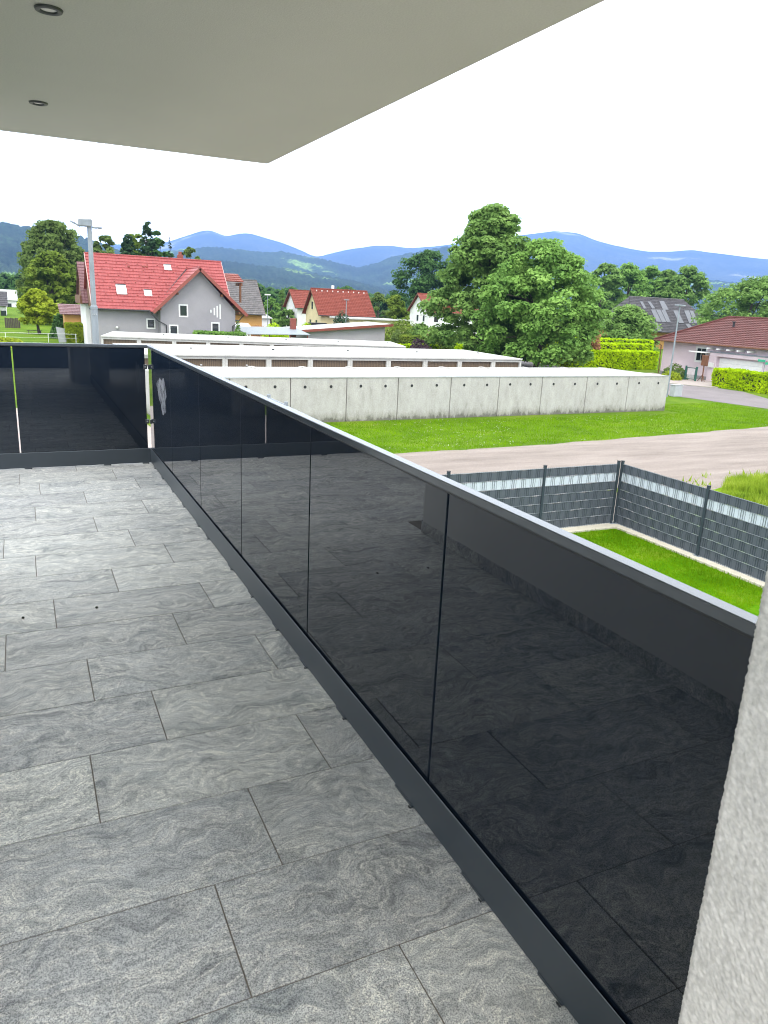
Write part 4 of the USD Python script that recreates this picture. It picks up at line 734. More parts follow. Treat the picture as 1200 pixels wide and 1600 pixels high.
# bungalow at the right
bg = thing('bungalow', 'pink bungalow with a brown hipped tile roof and a white garage door', 'house')
BY = -60.8; BX0, BX1 = 38.0, 59.6; EZ = 3.45
obj('wall', MB().box(BX0, BX1, -69.6, BY, 0.35, EZ + 0.2), pl_pink, bg); obj('plinth', MB().box(BX0 + 0.02, BX1 + 0.02, -69.58, BY + 0.02, -0.05, 0.349), plinth_m, bg)
mb = MB(); slope(mb, (60.3, -60.15, EZ), (37.3, -60.15, EZ), (42.0, -65.1, 6.05), (55.6, -65.1, 6.05), 16); slope(mb, (37.3, -70.1, EZ), (60.3, -70.1, EZ), (55.6, -65.1, 6.05), (42, -65.1, 6.05), 8)
slope(mb, (60.3, -70.1, EZ), (60.3, -60.15, EZ), (55.6, -65.1, 6.05), (55.6, -65.11, 6.05), 12); slope(mb, (37.3, -60.15, EZ), (37.3, -70.1, EZ), (42.0, -65.11, 6.05), (42.0, -65.1, 6.05), 8)
rb = obj('roof', mb, brown_roof, bg)
obj('ridge_tiles', MB().tube([(42, -65.1, 6.12), (55.6, -65.1, 6.12), (60.35, -60.1, 3.55)], 0.12, 6).tube([(55.6, -65.1, 6.12), (60.35, -70.1, 3.55)], 0.12, 6), brown_roof, rb)
obj('vent_pipe', MB().tube([(53.4, -63.3, 4.9), (53.4, -63.3, 5.6)], 0.1, 8).bevel(53.25, 53.55, -63.45, -63.15, 5.6, 5.72, 0.02), black_m, rb)
obj('gutter', MB().tube([(60.35, -60.05, EZ), (37.2, -60.05, EZ)], 0.08, 6), wood_m, bg); obj('downpipe', MB().tube([(60.3, -60.05, EZ - 0.05), (59.75, -60.6, EZ - 0.5), (59.7, -60.7, 0.1)], 0.05, 6), wood_m, bg)
obj('soffit_board', MB().box(37.4, 60.2, -60.78, -60.1, EZ - 0.06, EZ - 0.02), wood_m, bg)
w_ = window(bg, 'y', BY, 53.95, 55.15, 1.75, 3.05, 1, white_metal, white_metal, True)
gd = obj('garage_door', MB().bevel(47.4, 52.2, BY + 0.001, BY + 0.05, 0.05, 2.25, 0.01), white_metal, bg)
for k in range(1, 5): obj('door_section_joint', MB().box(47.42, 52.18, BY + 0.051, BY + 0.054, 0.05 + k * 0.44, 0.066 + k * 0.44), bin_m, gd)
obj('fascia_band', MB().bevel(46.6, 53.2, BY + 0.001, BY + 0.35, 2.38, 2.72, 0.02), pl_pink, bg)
obj('fascia_trim', MB().bevel(46.5, 53.25, BY + 0.001, BY + 0.4, 2.722, 2.82, 0.01), galv_m, bg)
obj('pier', MB().box(52.35, 53.2, BY + 0.001, BY + 0.34, -0.05, 2.379), pl_pink, bg)
obj('entrance_canopy', MB().bevel(53.2, 55.0, BY + 0.002, BY + 1.3, 2.62, 2.72, 0.02), white_metal, bg)
for k in range(5): obj('pergola_slat', MB().box(53.0 - k * 1.15, 53.12 - k * 1.15, BY + 0.01, BY + 1.0, 3.02, 3.16), white_metal, bg)
obj('letter_box', MB().bevel(52.5, 53.1, BY + 0.342, BY + 0.5, 1.3, 1.75, 0.02), white_metal, bg)
gt = thing('garden_gate', 'dark green barred garden gate between two posts before the bungalow', 'gate', (52.0, -58.3, 0))
gp = on_y(1078, 592, -58.3); UsdGeom.Xformable(gt).ClearXformOpOrder(); UsdGeom.XformCommonAPI(gt).SetTranslate(Gf.Vec3d(float(gp[0]), -58.3, 0.02))
obj('post', MB().bevel(-0.72, -0.58, -0.07, 0.07, 0, 1.35, 0.01), green_m, gt); obj('post', MB().bevel(0.58, 0.72, -0.07, 0.07, 0, 1.35, 0.01), green_m, gt); obj('frame', MB().box(-0.575, 0.575, -0.02, 0.02, 0.12, 0.18).box(-0.575, 0.575, -0.02, 0.02, 1.16, 1.22), green_m, gt)
for k in range(9): obj('bar', MB().tube([(-0.5 + k * 0.125, 0, 0.18), (-0.5 + k * 0.125, 0, 1.16)], 0.018, 6), green_m if k in (0, 8) else white_metal, gt)
bd = thing('notice_board', 'brown wooden board on a post in front of the bungalow window', 'post', (on_y(1097, 592, -58.8)[0], -58.8, 0)); obj('post', MB().tube([(0, 0, 0), (0.02, 0, 2.0)], 0.06, 6).tube([(0, 0, 0.7), (0.45, 0.1, 0)], 0.03, 5).tube([(0, 0, 0.7), (-0.4, 0.1, 0)], 0.03, 5), wood_m, bd); obj('board', MB().bevel(-0.35, 0.35, -0.1, 0.1, 1.5, 2.5, 0.02), wood_m, bd)
# low violet building with red trimmed flat roof and glazed canopy
lb = thing('flat_roofed_annex', 'low pale violet annex with a red edged flat roof behind the garages', 'building')
X5 = 84.0
q0, q1 = on_x(478, 524, X5), on_x(601, 530, X5)
zt0 = 2.75
obj('wall', MB().hull([(X5 + a, y, z) for a in (0, 6.5) for y, zz in ((-40.0, 3.2), (-30.0, 2.2)) for z in (0, zz)]), pl_violet, lb)
obj('roof', MB().hull([(X5 + a, y, z) for a in (-0.5, 7) for y, zz in ((-40.8, 3.3), (-29.3, 2.3)) for z in (zz, zz + 0.16)]), roof_sheet_m, lb)
obj('roof_edge', MB().hull([(X5 - 0.5 - a, y, z) for a in (0.002, 0.06) for y, zz in ((-40.85, 3.2), (-29.25, 2.2)) for z in (zz, zz + 0.3)]), fascia_red, lb)
obj('chimney', MB().bevel(X5 + 0.6, X5 + 1.2, -28.9, -28.3, 1.6, 3.7, 0.03), fascia_red, lb); obj('canopy', MB().slab([(X5 - 3.2, -29.3, 2.1), (X5 - 3.2, -22.0, 2.0), (X5 + 2.4, -22, 2.55), (X5 + 2.4, -29.3, 2.65)], (-0.1, 0, 1), 0.06), galv_m, lb)
for y in (-22.3, -24.6, -27, -29): obj('canopy_post', MB().tube([(X5 - 3.0, y, 0), (X5 - 3.0, y, 2.0)], 0.06, 6), fascia_red, lb)
cv = thing('white_caravan', 'white caravan with one dark window parked by the orange house', 'caravan', (100.6, -25.2, 0), -8)
obj('body', MB().bevel(-1.1, 1.1, -2.6, 2.6, 0.45, 2.45, 0.35), white_metal, cv); obj('window', MB().bevel(-1.12, -1.095, -2.0, -1.0, 1.4, 2.0, 0.01), pane_m, cv); obj('wheel', MB().tm(trimesh.creation.cylinder(0.33, 0.2, sections=18, transform=trimesh.transformations.translation_matrix((-0.95, 0, 0.33)) @ trimesh.transformations.rotation_matrix(np.pi / 2, (0, 1, 0)))), black_m, cv)
for i, (px0, px1, pyt, X, zt, wm, rm, lab) in enumerate([(0, 9, 478, 170, 0, pl_white, dark_roof, 'tall pale wall of a house cut by the left picture edge'), (6, 28, 500, 240, 0, pl_white, roof_sheet_m, 'distant white house with a pale roof left of the yellow tree'), (1094, 1124, 494, 420, 0, pl_white, grey_roof, 'far pale house glimpsed between the trees above the bungalow roof'), (408, 422, 504, 150, 0, pl_white, roof_sheet_m, 'pale flat shed roof among the trees beyond the orange house')]):
    a, b = on_x(px0, pyt, X), on_x(px1, pyt, X); y0, y1 = max(a[1], b[1]), min(a[1], b[1]); t = thing('far_house', lab, 'house'); zt = max(2.0, a[2]); dd = abs(y0 - y1)
    obj('wall', MB().box(X, X + 9, y1, y0, 0, zt), wm, t); mb = MB(); slope(mb, (X - 0.5, y0 + 0.4, zt - 0.2), (X - 0.5, y1 - 0.4, zt - 0.2), (X + 4.5, y1 - 0.4, zt + (2.6 if i != 3 else 0.5)), (X + 4.5, y0 + 0.4, zt + (2.6 if i != 3 else 0.5)), 8); obj('roof', mb, rm, t)
    if i in (0, 1, 2): window(t, 'x', X, (y0 + y1) / 2 - 0.5, (y0 + y1) / 2 + 0.5, zt - 2.3, zt - 1.0, -1, black_m)

# ------------------------------------------------------------------ street furniture
lp = thing('street_lamp', 'tall grey galvanised lamp post with a flat box head near the left rail', 'street lamp', (20, -1.66, gz(20)))
obj('lower_pole', MB().tube([(0, 0, 0), (0, 0, 4.85)], 0.078, 16), galv_m, lp, smooth=40); obj('pole', MB().tube([(0, 0, 4.85), (0, 0, 6.72)], [0.060, 0.051], 14), galv_m, lp, smooth=40); obj('collar', MB().lathe([(0.079, 4.8), (0.086, 4.82), (0.086, 4.87), (0.062, 4.9)], sides=16), galv_m, lp)
hd = obj('lamp_head', MB().bevel(-0.1, 0.1, -0.06, 0.24, 6.69, 6.86, 0.02), galv_m, lp); obj('side_arm', MB().bevel(-0.06, 0.06, -0.28, -0.061, 6.665, 6.7, 0.008), galv_m, hd); obj('side_arm', MB().hull([(-.06, .22, 6.68), (.06, .22, 6.68), (-.06, .22, 6.72), (.06, .22, 6.72), (-.05, .42, 6.78), (.05, .42, 6.78), (-.05, .42, 6.80), (.05, .42, 6.80)]), galv_m, hd)
for k in range(3): obj('bolt', MB().tm(trimesh.creation.icosphere(1, 0.02)).get() if False else MB().bevel(-0.1, -0.08, -0.05 + k * 0.04, -0.03 + k * 0.04, 4.68, 4.7, 0.004), steel_m, lp)
l2 = thing('street_lamp', 'slim grey lamp post at the right end of the front garages', 'street lamp', (42.1, -44.0, 0)); obj('pole', MB().tube([(0, 0, 0), (0, 0, 6.66)], [0.075, 0.045], 10), galv_m, l2, smooth=40); obj('lamp_head', MB().bevel(-0.16, 0.16, -0.45, 0.4, 6.66, 6.76, 0.03), galv_m, l2)
p = on_x(418, 515, 120); l3 = thing('street_lamp', 'thin lamp post with a white head beside the orange house', 'street lamp', (120, p[1], 0)); obj('pole', MB().tube([(0, 0, 0), (0, 0, 6.2)], 0.06, 8), galv_m, l3); obj('lamp_head', MB().bevel(-.2, .2, -.45, .45, 6.2, 6.4, .05), white_metal, l3)
p = on_x(540, 515, 100); l4 = thing('street_lamp', 'thin lamp post standing before the yellow house and its dark conifer', 'street lamp', (100, p[1], 0)); obj('pole', MB().tube([(0, 0, 0), (0, 0, 6.0)], 0.06, 8), galv_m, l4); obj('lamp_head', MB().bevel(-.15, .15, -.35, .35, 6.0, 6.12, .03), galv_m, l4)
bx = thing('utility_box', 'grey utility box on the grass at the end of the front garages', 'box', (42.3, -45.1, 0)); obj('cabinet', MB().bevel(-0.25, 0.25, -0.4, 0.4, 0, 0.85, 0.02), bin_m, bx); obj('lid', MB().bevel(-0.28, 0.28, -0.43, 0.43, 0.8502, 0.9, 0.01), bin_m, bx)
sp = thing('street_sign', 'green street name plates on a slim grey pole beside the right hedge', 'sign', (44.5, -57.3, 0)); obj('pole', MB().tube([(0, 0, 0), (0, 0, 2.78)], 0.035, 8), galv_m, sp); obj('plate', MB().bevel(-0.03, -0.012, -0.95, 0.75, 2.5, 2.7, 0.004) if False else MB().bevel(0.05, 0.75, -0.012, 0.012, 2.5, 2.7, 0.004), sign_m, sp); obj('plate', MB().bevel(-0.06, -0.045, -0.8, 0.05, 2.3, 2.5, 0.004), sign_m, sp)
gr = thing('steel_barrier', 'low grey steel barrier just visible behind the long handrail', 'barrier', (0, 0, 0))
for x in (26.4, 24.4, 22.35): obj('post', MB().bevel(x - 0.05, x + 0.05, -8.06, -7.94, gz(x), 2.5 if x > 23 else 2.36, 0.01), galv_m, gr)
obj('board', MB().bevel(24.46, 26.34, -8.03, -7.98, 2.18, 2.40, 0.008), galv_m, gr); obj('board', MB().bevel(22.41, 24.34, -8.03, -7.98, 2.15, 2.37, 0.008), galv_m, gr)
wf = thing('wire_fence', 'thin white wire fence along the lawn at the left', 'fence')
for i, px in enumerate((-30, 8, 75, 118)):
    p = on_x(px, 519, 92); obj('post', MB().tube([(92, p[1], 0), (92, p[1], 1.0)], 0.035, 6), white_metal, wf)
a, b = on_x(-40, 519, 92), on_x(120, 519, 92); obj('wire', MB().tube([(92, a[1], 0.95), (92, b[1], 0.95)], 0.02, 5).tube([(92, a[1], 0.5), (92, b[1], 0.5)], 0.012, 5), white_metal, wf)
p = on_x(99, 525, 92); gb = thing('grey_panel', 'leaning grey board beside the clipped hedge at the left', 'board', (92.2, p[1], 0), 20); obj('board', MB().hull([(0, -0.5, 0), (0, 0.5, 0), (0.35, -0.4, 1.5), (0.35, 0.6, 1.7), (0.05, -0.5, 0), (0.05, 0.5, 0), (0.4, -0.4, 1.5), (0.4, 0.6, 1.7)]), bin_m, gb); obj('foot', MB().box(-0.1, 0.3, -0.5, -0.42, 0, 0.08), bin_m, gb)
p = on_x(20, 513, 122); pf = thing('wooden_fence', 'short weathered wooden board fence on the far lawn at the left', 'fence', (122, p[1], 0))
for k in range(9): obj('board', MB().bevel(0, 0.03, -1.0 + k * 0.22, -0.8 + k * 0.22, 0, 1.35 + 0.04 * (k % 3), 0.005), bark_m, pf)
p = on_x(54, 517, 108); bn = thing('garden_bench', 'low dark bench on the lawn at the left', 'bench', (108, p[1], 0)); obj('seat', MB().bevel(-0.2, 0.2, -0.9, 0.9, 0.4, 0.46, 0.01), bark_m, bn); obj('leg', MB().box(-0.15, 0.15, -0.75, -0.68, 0, 0.399), bark_m, bn); obj('leg', MB().box(-0.15, 0.15, 0.68, 0.75, 0, 0.399), bark_m, bn)
p = on_x(496, 507, 118); bb = thing('black_skip', 'black open container before the yellow house', 'container', (118, p[1], 0)); obj('tub', MB().hull([(-0.7, -1, 0), (0.7, -1, 0), (-0.7, 1, 0), (0.7, 1, 0), (-0.8, -1.3, 2.2), (0.8, -1.3, 2.2), (-0.8, 1.3, 2.2), (0.8, 1.3, 2.2)]), black_m, bb); obj('rim', MB().bevel(-0.85, 0.85, -1.35, 1.35, 2.2002, 2.28, 0.02), black_m, bb)

# ------------------------------------------------------------------ trees and shrubs
def leaf_cloud(pos, nrm, size, r, aspect=0.62):
    n = len(pos); nrm = nrm / (np.linalg.norm(nrm, axis=1, keepdims=True) + 1e-9)
    a = r.normal(size=(n, 3)); u = np.cross(nrm, a); u /= np.linalg.norm(u, axis=1, keepdims=True) + 1e-9; w = np.cross(nrm, u)
    s = size * (0.45 + 1.05 * r.random(n) ** 1.6)[:, None] * 1.12
    fold = nrm * s * 0.18
    v = np.stack([pos - u * s, pos - w * s * aspect + fold, pos + u * s, pos + w * s * aspect + fold], 1).reshape(-1, 3)
    i = np.arange(n)[:, None] * 4; f = np.vstack([i + [0, 1, 2], i + [0, 2, 3]])
    return v, f
def crown_points(r, nc, H0, H1, W, prof, lump, seed, inner=0.25):
    t = r.beta(1.15, 1.05, nc); az = r.uniform(0, 2 * np.pi, nc); R = W * np.interp(t, *zip(*prof))
    q = np.stack([np.cos(az) * 1.3, np.sin(az) * 1.3, t * 4 + seed], 1); R = R * (1 - lump + 2 * lump * meshkit.fbm(q, 3, seed))
    rr = R * np.where(r.random(nc) < inner, r.uniform(0.15, 0.7, nc), r.uniform(0.72, 1.02, nc))
    return np.stack([np.cos(az) * rr, np.sin(az) * rr, H0 + (H1 - H0) * t], 1)
ROUND = [(0, 0.45), (0.15, 0.8), (0.4, 1.0), (0.65, 0.88), (0.85, 0.55), (1, 0.12)]
SPREAD = [(0, 0.75), (0.2, 0.98), (0.45, 1.0), (0.65, 0.82), (0.82, 0.55), (0.94, 0.3), (1, 0.08)]
EGG = [(0, 0.6), (0.25, 1.0), (0.5, 0.92), (0.75, 0.62), (0.92, 0.3), (1, 0.06)]
def tree(name, label, cat, base, H, W, mat, seed, prof=ROUND, nleaf=9000, leaf=0.22, h0=0.2, nclump=None, clump=0.17, lump=0.32, trunk=0.22, group=None, droop=0.0, up=0.55, limbs=9):
    r = np.random.default_rng(seed); t = thing(name, label, cat, base, group=group)
    nclump = nclump or int(max(14, nleaf / 130)); C_ = crown_points(r, nclump, H * h0, H * 0.97, W, prof, lump, seed)
    mb = MB(); top = np.array([r.normal(0, W * .05), r.normal(0, W * .05), H * 0.82]); mid = np.array([r.normal(0, W * .04), r.normal(0, W * .04), H * 0.4])
    mb.tube([(0, 0, -0.1), mid * [1, 1, 0.5], mid, (mid + top) / 2, top], [trunk * 1.2, trunk, trunk * .8, trunk * .5, trunk * .15], 8)
    for k in range(limbs):
        c = C_[r.integers(nclump)]; s = mid * (0.6 + 0.8 * r.random()); s = np.array([s[0], s[1], min(s[2] * 1.0, c[2] * 0.85)]); m_ = (s + c) / 2 + [0, 0, H * 0.04]
        mb.tube([s, m_, c], [trunk * .4, trunk * .25, trunk * .08], 5)
    obj('trunk', mb, bark_m, t)
    which = r.integers(0, nclump, nleaf); cs = clump * W * r.uniform(0.6, 1.35, nclump)
    d = r.normal(size=(nleaf, 3)); d /= np.linalg.norm(d, axis=1, keepdims=True); d[:, 2] = np.where((d[:, 2] < 0) & (r.random(nleaf) < 0.6), -d[:, 2], d[:, 2])
    pos = C_[which] + d * cs[which, None] * np.array([1.0, 1.0, 0.62]) * (r.random(nleaf) ** 0.4)[:, None]
    if droop: pos[:, 2] -= droop * r.random(nleaf) ** 2 * (np.hypot(pos[:, 0], pos[:, 1]) / W)
    out = C_[which] / (np.linalg.norm(C_[which] - [0, 0, H * .5], axis=1, keepdims=True) + 1e-6); nr = d * 0.6 + np.array([0, 0, up]) + r.normal(0, 0.42, (nleaf, 3))
    v, f = leaf_cloud(pos, nr, leaf, r)
    obj('crown', (v, f), mat, t)
    return t
def place(px, pyt, X, z0=0.0):
    """base point and height of something whose top shows at px, pyt at distance X"""
    p = on_x(px, pyt, X); return (X, p[1], z0), p[2] - z0
def halfw(px, w, X): return abs(on_x(px - w / 2, 480, X)[1] - on_x(px + w / 2, 480, X)[1]) / 2
def ptree(name, label, cat, px, pyt, w, X, mat, seed, **k):
    b, H = place(px, pyt, X, k.pop('z0', 0.0)); return tree(name, label, cat, b, H, halfw(px, w, X), mat, seed, **k)
def conifer(name, label, px, pyt, w, X, seed, mat=None, nleaf=5000, group=None, gap=0.0):
    (x, y, _), H = place(px, pyt, X); W = halfw(px, w, X); r = np.random.default_rng(seed); t = thing(name, label, 'conifer', (x, y, 0), group=group)
    obj('trunk', MB().tube([(0, 0, 0), (0, 0, H * .5), (0, 0, H * .98)], [W * .09, W * .06, 0.02], 7), bark_m, t)
    nb = int(nleaf / 45); pos, nr = [], []
    for k in range(nb):
        tt = r.random() ** 0.8; z = H * (0.08 + 0.9 * tt); L = W * (1 - tt) ** 0.85 * r.uniform(0.55, 1.15) + 0.12; a = r.uniform(0, 2 * np.pi); m_ = 45
        s = r.random(m_) ** 0.7; sp_ = r.normal(0, 0.10, m_) * L
        pos.append(np.stack([np.cos(a) * s * L - np.sin(a) * sp_, np.sin(a) * s * L + np.cos(a) * sp_, z - 0.28 * L * s ** 1.5 + r.normal(0, 0.05, m_) * L], 1)); nr.append(np.array([0, 0, 1.0]) + r.normal(0, 0.5, (m_, 3)))
    v, f = leaf_cloud(np.vstack(pos), np.vstack(nr), max(0.1, W * 0.055), r, 0.5); obj('crown', (v, f), mat or leaf_spruce, t); return t
def hedge(name, label, x0, x1, y0, y1, h, mat, seed, n=6000, leaf=0.09, z0=0.0, wob=0.12, group=None):
    r = np.random.default_rng(seed); t = thing(name, label, 'hedge', ((x0 + x1) / 2, (y0 + y1) / 2, z0), group=group); a, b = (x1 - x0) / 2, (y1 - y0) / 2
    obj('branches', MB().bevel(-a + .12, a - .12, -b + .12, b - .12, 0, h - .13, 0.05), core_m, t)
    ar = np.array([2 * a * h, 2 * a * h, 2 * b * h, 2 * b * h, 4 * a * b]); face = r.choice(5, n, p=ar / ar.sum()); u, v_ = r.uniform(-1, 1, n), r.random(n)
    pos = np.zeros((n, 3)); nr = np.zeros((n, 3))
    for k, (sx, sy) in enumerate(((0, 1), (0, -1), (1, 0), (-1, 0))):
        m_ = face == k; pos[m_] = np.stack([np.where(sx, sx * a, u[m_] * a) if sx == 0 else np.full(m_.sum(), sx * a), (np.full(m_.sum(), sy * b) if sy else u[m_] * b), v_[m_] * h], 1); nr[m_] = [sx, sy, 0.35]
    m_ = face == 4; pos[m_] = np.stack([u[m_] * a, (2 * v_[m_] - 1) * b, np.full(m_.sum(), h)], 1); nr[m_] = [0, 0, 1]
    w_ = (meshkit.fbm(pos * 1.1 + seed, 3, seed) - 0.5) * 2 * wob; un = nr / np.linalg.norm(nr, axis=1, keepdims=True)
    pos = pos + un * (w_ + r.uniform(-0.12, 0.05, n))[:, None]; pos[:, 2] = np.maximum(pos[:, 2], 0.03)
    v, f = leaf_cloud(pos, nr + r.normal(0, 0.5, (n, 3)), leaf, r); obj('foliage', (v, f), mat, t); return t
def shrub(name, label, cat, px, pyt, w, X, mat, seed, n=2500, leaf=0.1, group=None, z0=0.0):
    (x, y, _), H = place(px, pyt, X, z0); W = halfw(px, w, X); r = np.random.default_rng(seed); t = thing(name, label, cat, (x, y, z0), group=group)
    obj('stems', MB().tube([(0, 0, 0), (0, 0, H * .6)], [0.06, 0.03], 6).tube([(0, 0, 0.05), (W * .4, W * .3, H * .6)], [0.05, 0.02], 5).tube([(0, 0, 0.05), (-W * .4, -W * .3, H * .6)], [0.05, 0.02], 5), bark_m, t)
    d = r.normal(size=(n, 3)); d /= np.linalg.norm(d, axis=1, keepdims=True); d[:, 2] = np.abs(d[:, 2]) * 1.0
    k = 0.78 + 0.42 * meshkit.fbm(d * 2.2 + seed, 3, seed); pos = d * np.array([W, W, H]) * (k * np.where(r.random(n) < .75, r.uniform(.85, 1.02, n), r.uniform(.3, .85, n)))[:, None]
    pos[:, 2] = np.maximum(pos[:, 2], 0.05); low = r.random(n) < 0.25; pos[low, 2] *= r.random(low.sum())
    v, f = leaf_cloud(pos, d + r.normal(0, 0.45, (n, 3)) + [0, 0, .25], leaf, r); obj('foliage', (v, f), mat, t); return t

# the two big maples
MAPLE = [(0, 0.72), (0.12, 0.95), (0.3, 1.0), (0.48, 0.84), (0.62, 0.70), (0.78, 0.56), (0.9, 0.36), (1, 0.1)]
b, H = place(772, 322, 71); tree('maple_tree', 'tallest dark green maple behind the garages, left one of the pair', 'tree', b, H, halfw(772, 158, 71), leaf_maple, 101, prof=MAPLE, nleaf=62000, leaf=0.20, h0=0.05, nclump=320, clump=0.165, lump=0.4, trunk=0.34, limbs=26)
b, H = place(856, 378, 62.5); tree('maple_tree', 'lighter green spreading maple in front of the tallest one, right one of the pair', 'tree', b, H, halfw(856, 158, 62.5), leaf_maple2, 102, prof=SPREAD, nleaf=52000, leaf=0.18, h0=0.10, nclump=280, clump=0.165, lump=0.36, trunk=0.26, limbs=24)
shrub('copper_tree', 'small copper coloured tree showing through beside the right maple', 'tree', 925, 484, 34, 66, leaf_copper, 103, n=3500, leaf=0.14)
# left group
ptree('weeping_birch', 'tall pale green birch with hanging branches at the left', 'tree', 80, 343, 104, 150, leaf_birch, 111, prof=[(0, .6), (.2, .95), (.5, 1), (.75, .85), (.92, .6), (1, .3)], nleaf=26000, leaf=0.26, h0=0.16, droop=3.2, clump=0.16, lump=0.3, trunk=0.4, up=0.1, limbs=18)
ptree('broadleaf_tree', 'round topped yellowish green tree in front of the birch at the left', 'tree', 78, 392, 84, 136, leaf_olive, 112, prof=[(0, .8), (.3, 1), (.6, .95), (.8, .72), (.93, .42), (1, .1)], nleaf=22000, leaf=0.26, h0=0.08, clump=0.2, lump=0.22, trunk=0.35)
conifer('spruce_tree', 'dark spruce at the left edge of the birch', 36, 418, 32, 158, 113, nleaf=5000)
ptree('yellow_tree', 'small yellow leaved tree on the lawn at the left', 'tree', 56, 452, 64, 108, leaf_yellow, 114, prof=[(0, .6), (.2, 1), (.5, .95), (.75, .6), (.92, .25), (1, .06)], nleaf=9000, leaf=0.2, h0=0.22, clump=0.24, lump=0.3, trunk=0.16)
shrub('dark_shrub', 'rounded dark green shrub behind the clipped hedge at the left', 'shrub', 100, 490, 46, 100, leaf_dark, 115, n=5000, leaf=0.16)
y0, y1 = on_x(103, 520, 93)[1], on_x(150, 520, 93)[1]; hedge('clipped_hedge', 'clipped yellow green hedge beside the left lamp post', 92.2, 94.4, y1, y0, 2.05, leaf_hedge, 116, n=7000, leaf=0.12)
shrub('flower_shrub', 'pale flowering shrub just above the far handrail at the left', 'shrub', 14, 527, 52, 84, leaf_yellow, 117, n=2600, leaf=0.12)
# behind the red roof
ptree('pine_tree', 'tall ragged pine rising behind the red roof', 'tree', 229, 342, 36, 135, leaf_spruce, 121, prof=[(0, .5), (.3, 1), (.5, .75), (.7, .8), (.85, .45), (1, .12)], nleaf=9500, leaf=0.19, h0=0.12, clump=0.12, lump=0.55, trunk=0.22, nclump=230, limbs=16)
ptree('pine_tree', 'dark leaning pine left of the tall ragged pine', 'tree', 200, 362, 40, 128, leaf_spruce, 122, prof=[(0, .5), (.3, 1), (.55, .85), (.75, .7), (1, .2)], nleaf=9500, leaf=0.19, h0=0.12, clump=0.12, lump=0.55, trunk=0.22, nclump=230, limbs=16)
conifer('spruce_tree', 'slim spruce just left of the red roof chimney', 265, 368, 26, 140, 123, nleaf=3600)
ptree('broadleaf_tree', 'grey green tree behind the left part of the red ridge', 'tree', 162, 366, 70, 150, leaf_birch, 124, nleaf=9000, leaf=0.26, h0=0.15)
ptree('broadleaf_tree', 'pale green tree right of the red roof chimney', 'tree', 298, 374, 50, 150, leaf_birch, 125, nleaf=5000, leaf=0.28, h0=0.2)
ptree('broadleaf_tree', 'broad dark green tree crown between pine and spruce behind the red roof', 'tree', 243, 358, 66, 146, leaf_dark, 126, nleaf=9000, leaf=0.26, h0=0.1)
conifer('spruce_tree', 'tip of a spruce above the left end of the dark grey roof', 378, 432, 12, 170, 127, nleaf=1500); conifer('spruce_tree', 'tip of a spruce above the right end of the dark grey roof', 398, 434, 10, 172, 128, nleaf=1300)
hedge('roof_edge_hedge', 'long low green hedge along the front of the grey gabled house', 75.2, 76.4, on_x(382, 520, 75.8)[1], on_x(304, 518, 75.8)[1], 2.35, leaf_maple2, 129, n=6000, leaf=0.1)
ptree('broadleaf_tree', 'full green tree crown between the two ragged pines behind the red roof', 'tree', 210, 360, 62, 152, leaf_olive, 155, nleaf=9000, leaf=0.26, h0=0.1)
# middle
for i, (px, py, w, X, mt, kind) in enumerate([(441, 448, 34, 165, leaf_maple, 'c'), (424, 466, 30, 158, leaf_maple2, 't'), (462, 470, 32, 160, leaf_maple2, 't'), (450, 484, 36, 150, leaf_maple, 't'), (476, 458, 26, 185, leaf_birch, 't')]):
    lab = ['pointed dark conifer in the gap between orange and yellow houses', 'light tree right beside the thin white headed lamp', 'round green tree left of the small white house', 'dense green tree in front of the pointed conifer', 'pale tree above the roof of the small white house'][i]
    (conifer('conifer_tree', lab, px, py, w, X, 130 + i, mat=mt, nleaf=4000) if kind == 'c' else ptree('broadleaf_tree', lab, 'tree', px, py, w, X, mt, 130 + i, nleaf=4500, leaf=0.28, h0=0.12))
shrub('garden_shrub', 'bright green shrub left of the red annex chimney', 'shrub', 430, 506, 44, 96, leaf_lime, 136, n=2400, leaf=0.14); shrub('garden_shrub', 'bright green shrub right of the red annex chimney', 'shrub', 480, 505, 28, 100, leaf_lime, 137, n=1800, leaf=0.14)
shrub('rambling_shrub', 'dark reddish shrub under the trees beyond the canopy', 'shrub', 405, 508, 40, 104, leaf_copper, 138, n=1200, leaf=0.12)
shrub('climbing_plant', 'leafy climber at the right corner of the grey gabled house', 'shrub', 371, 502, 12, 77.5, leaf_maple2, 139, n=1400, leaf=0.1)
shrub('yew_bush', 'dark rounded conifer bush before the yellow house', 'shrub', 534, 487, 30, 108, leaf_spruce, 140, n=3500, leaf=0.13)
ptree('broadleaf_tree', 'bright yellow green conical tree between yellow and white houses', 'tree', 618, 461, 46, 118, leaf_olive, 141, prof=EGG, nleaf=10000, leaf=0.24, h0=0.05, clump=0.2, lump=0.2)
ptree('broadleaf_tree', 'soft green tree just right of the yellow house roof', 'tree', 592, 458, 44, 140, leaf_birch, 142, nleaf=7000, leaf=0.26, h0=0.1)
ptree('broadleaf_tree', 'large dark green tree left of the maples behind the white house', 'tree', 668, 393, 96, 178, leaf_dark, 143, prof=ROUND, nleaf=18000, leaf=0.36, h0=0.12, clump=0.2, lump=0.34, trunk=0.5)
shrub('garden_shrub', 'wide olive shrub in front of the white house', 'shrub', 628, 500, 64, 104, leaf_olive, 144, n=4500, leaf=0.16); shrub('garden_shrub', 'grey green shrub at the corner of the violet annex', 'shrub', 622, 516, 24, 90, leaf_birch, 145, n=2000, leaf=0.12)
shrub('garden_shrub', 'dense green shrub right of the wide olive one', 'shrub', 652, 505, 40, 102, leaf_maple, 146, n=2500, leaf=0.15)
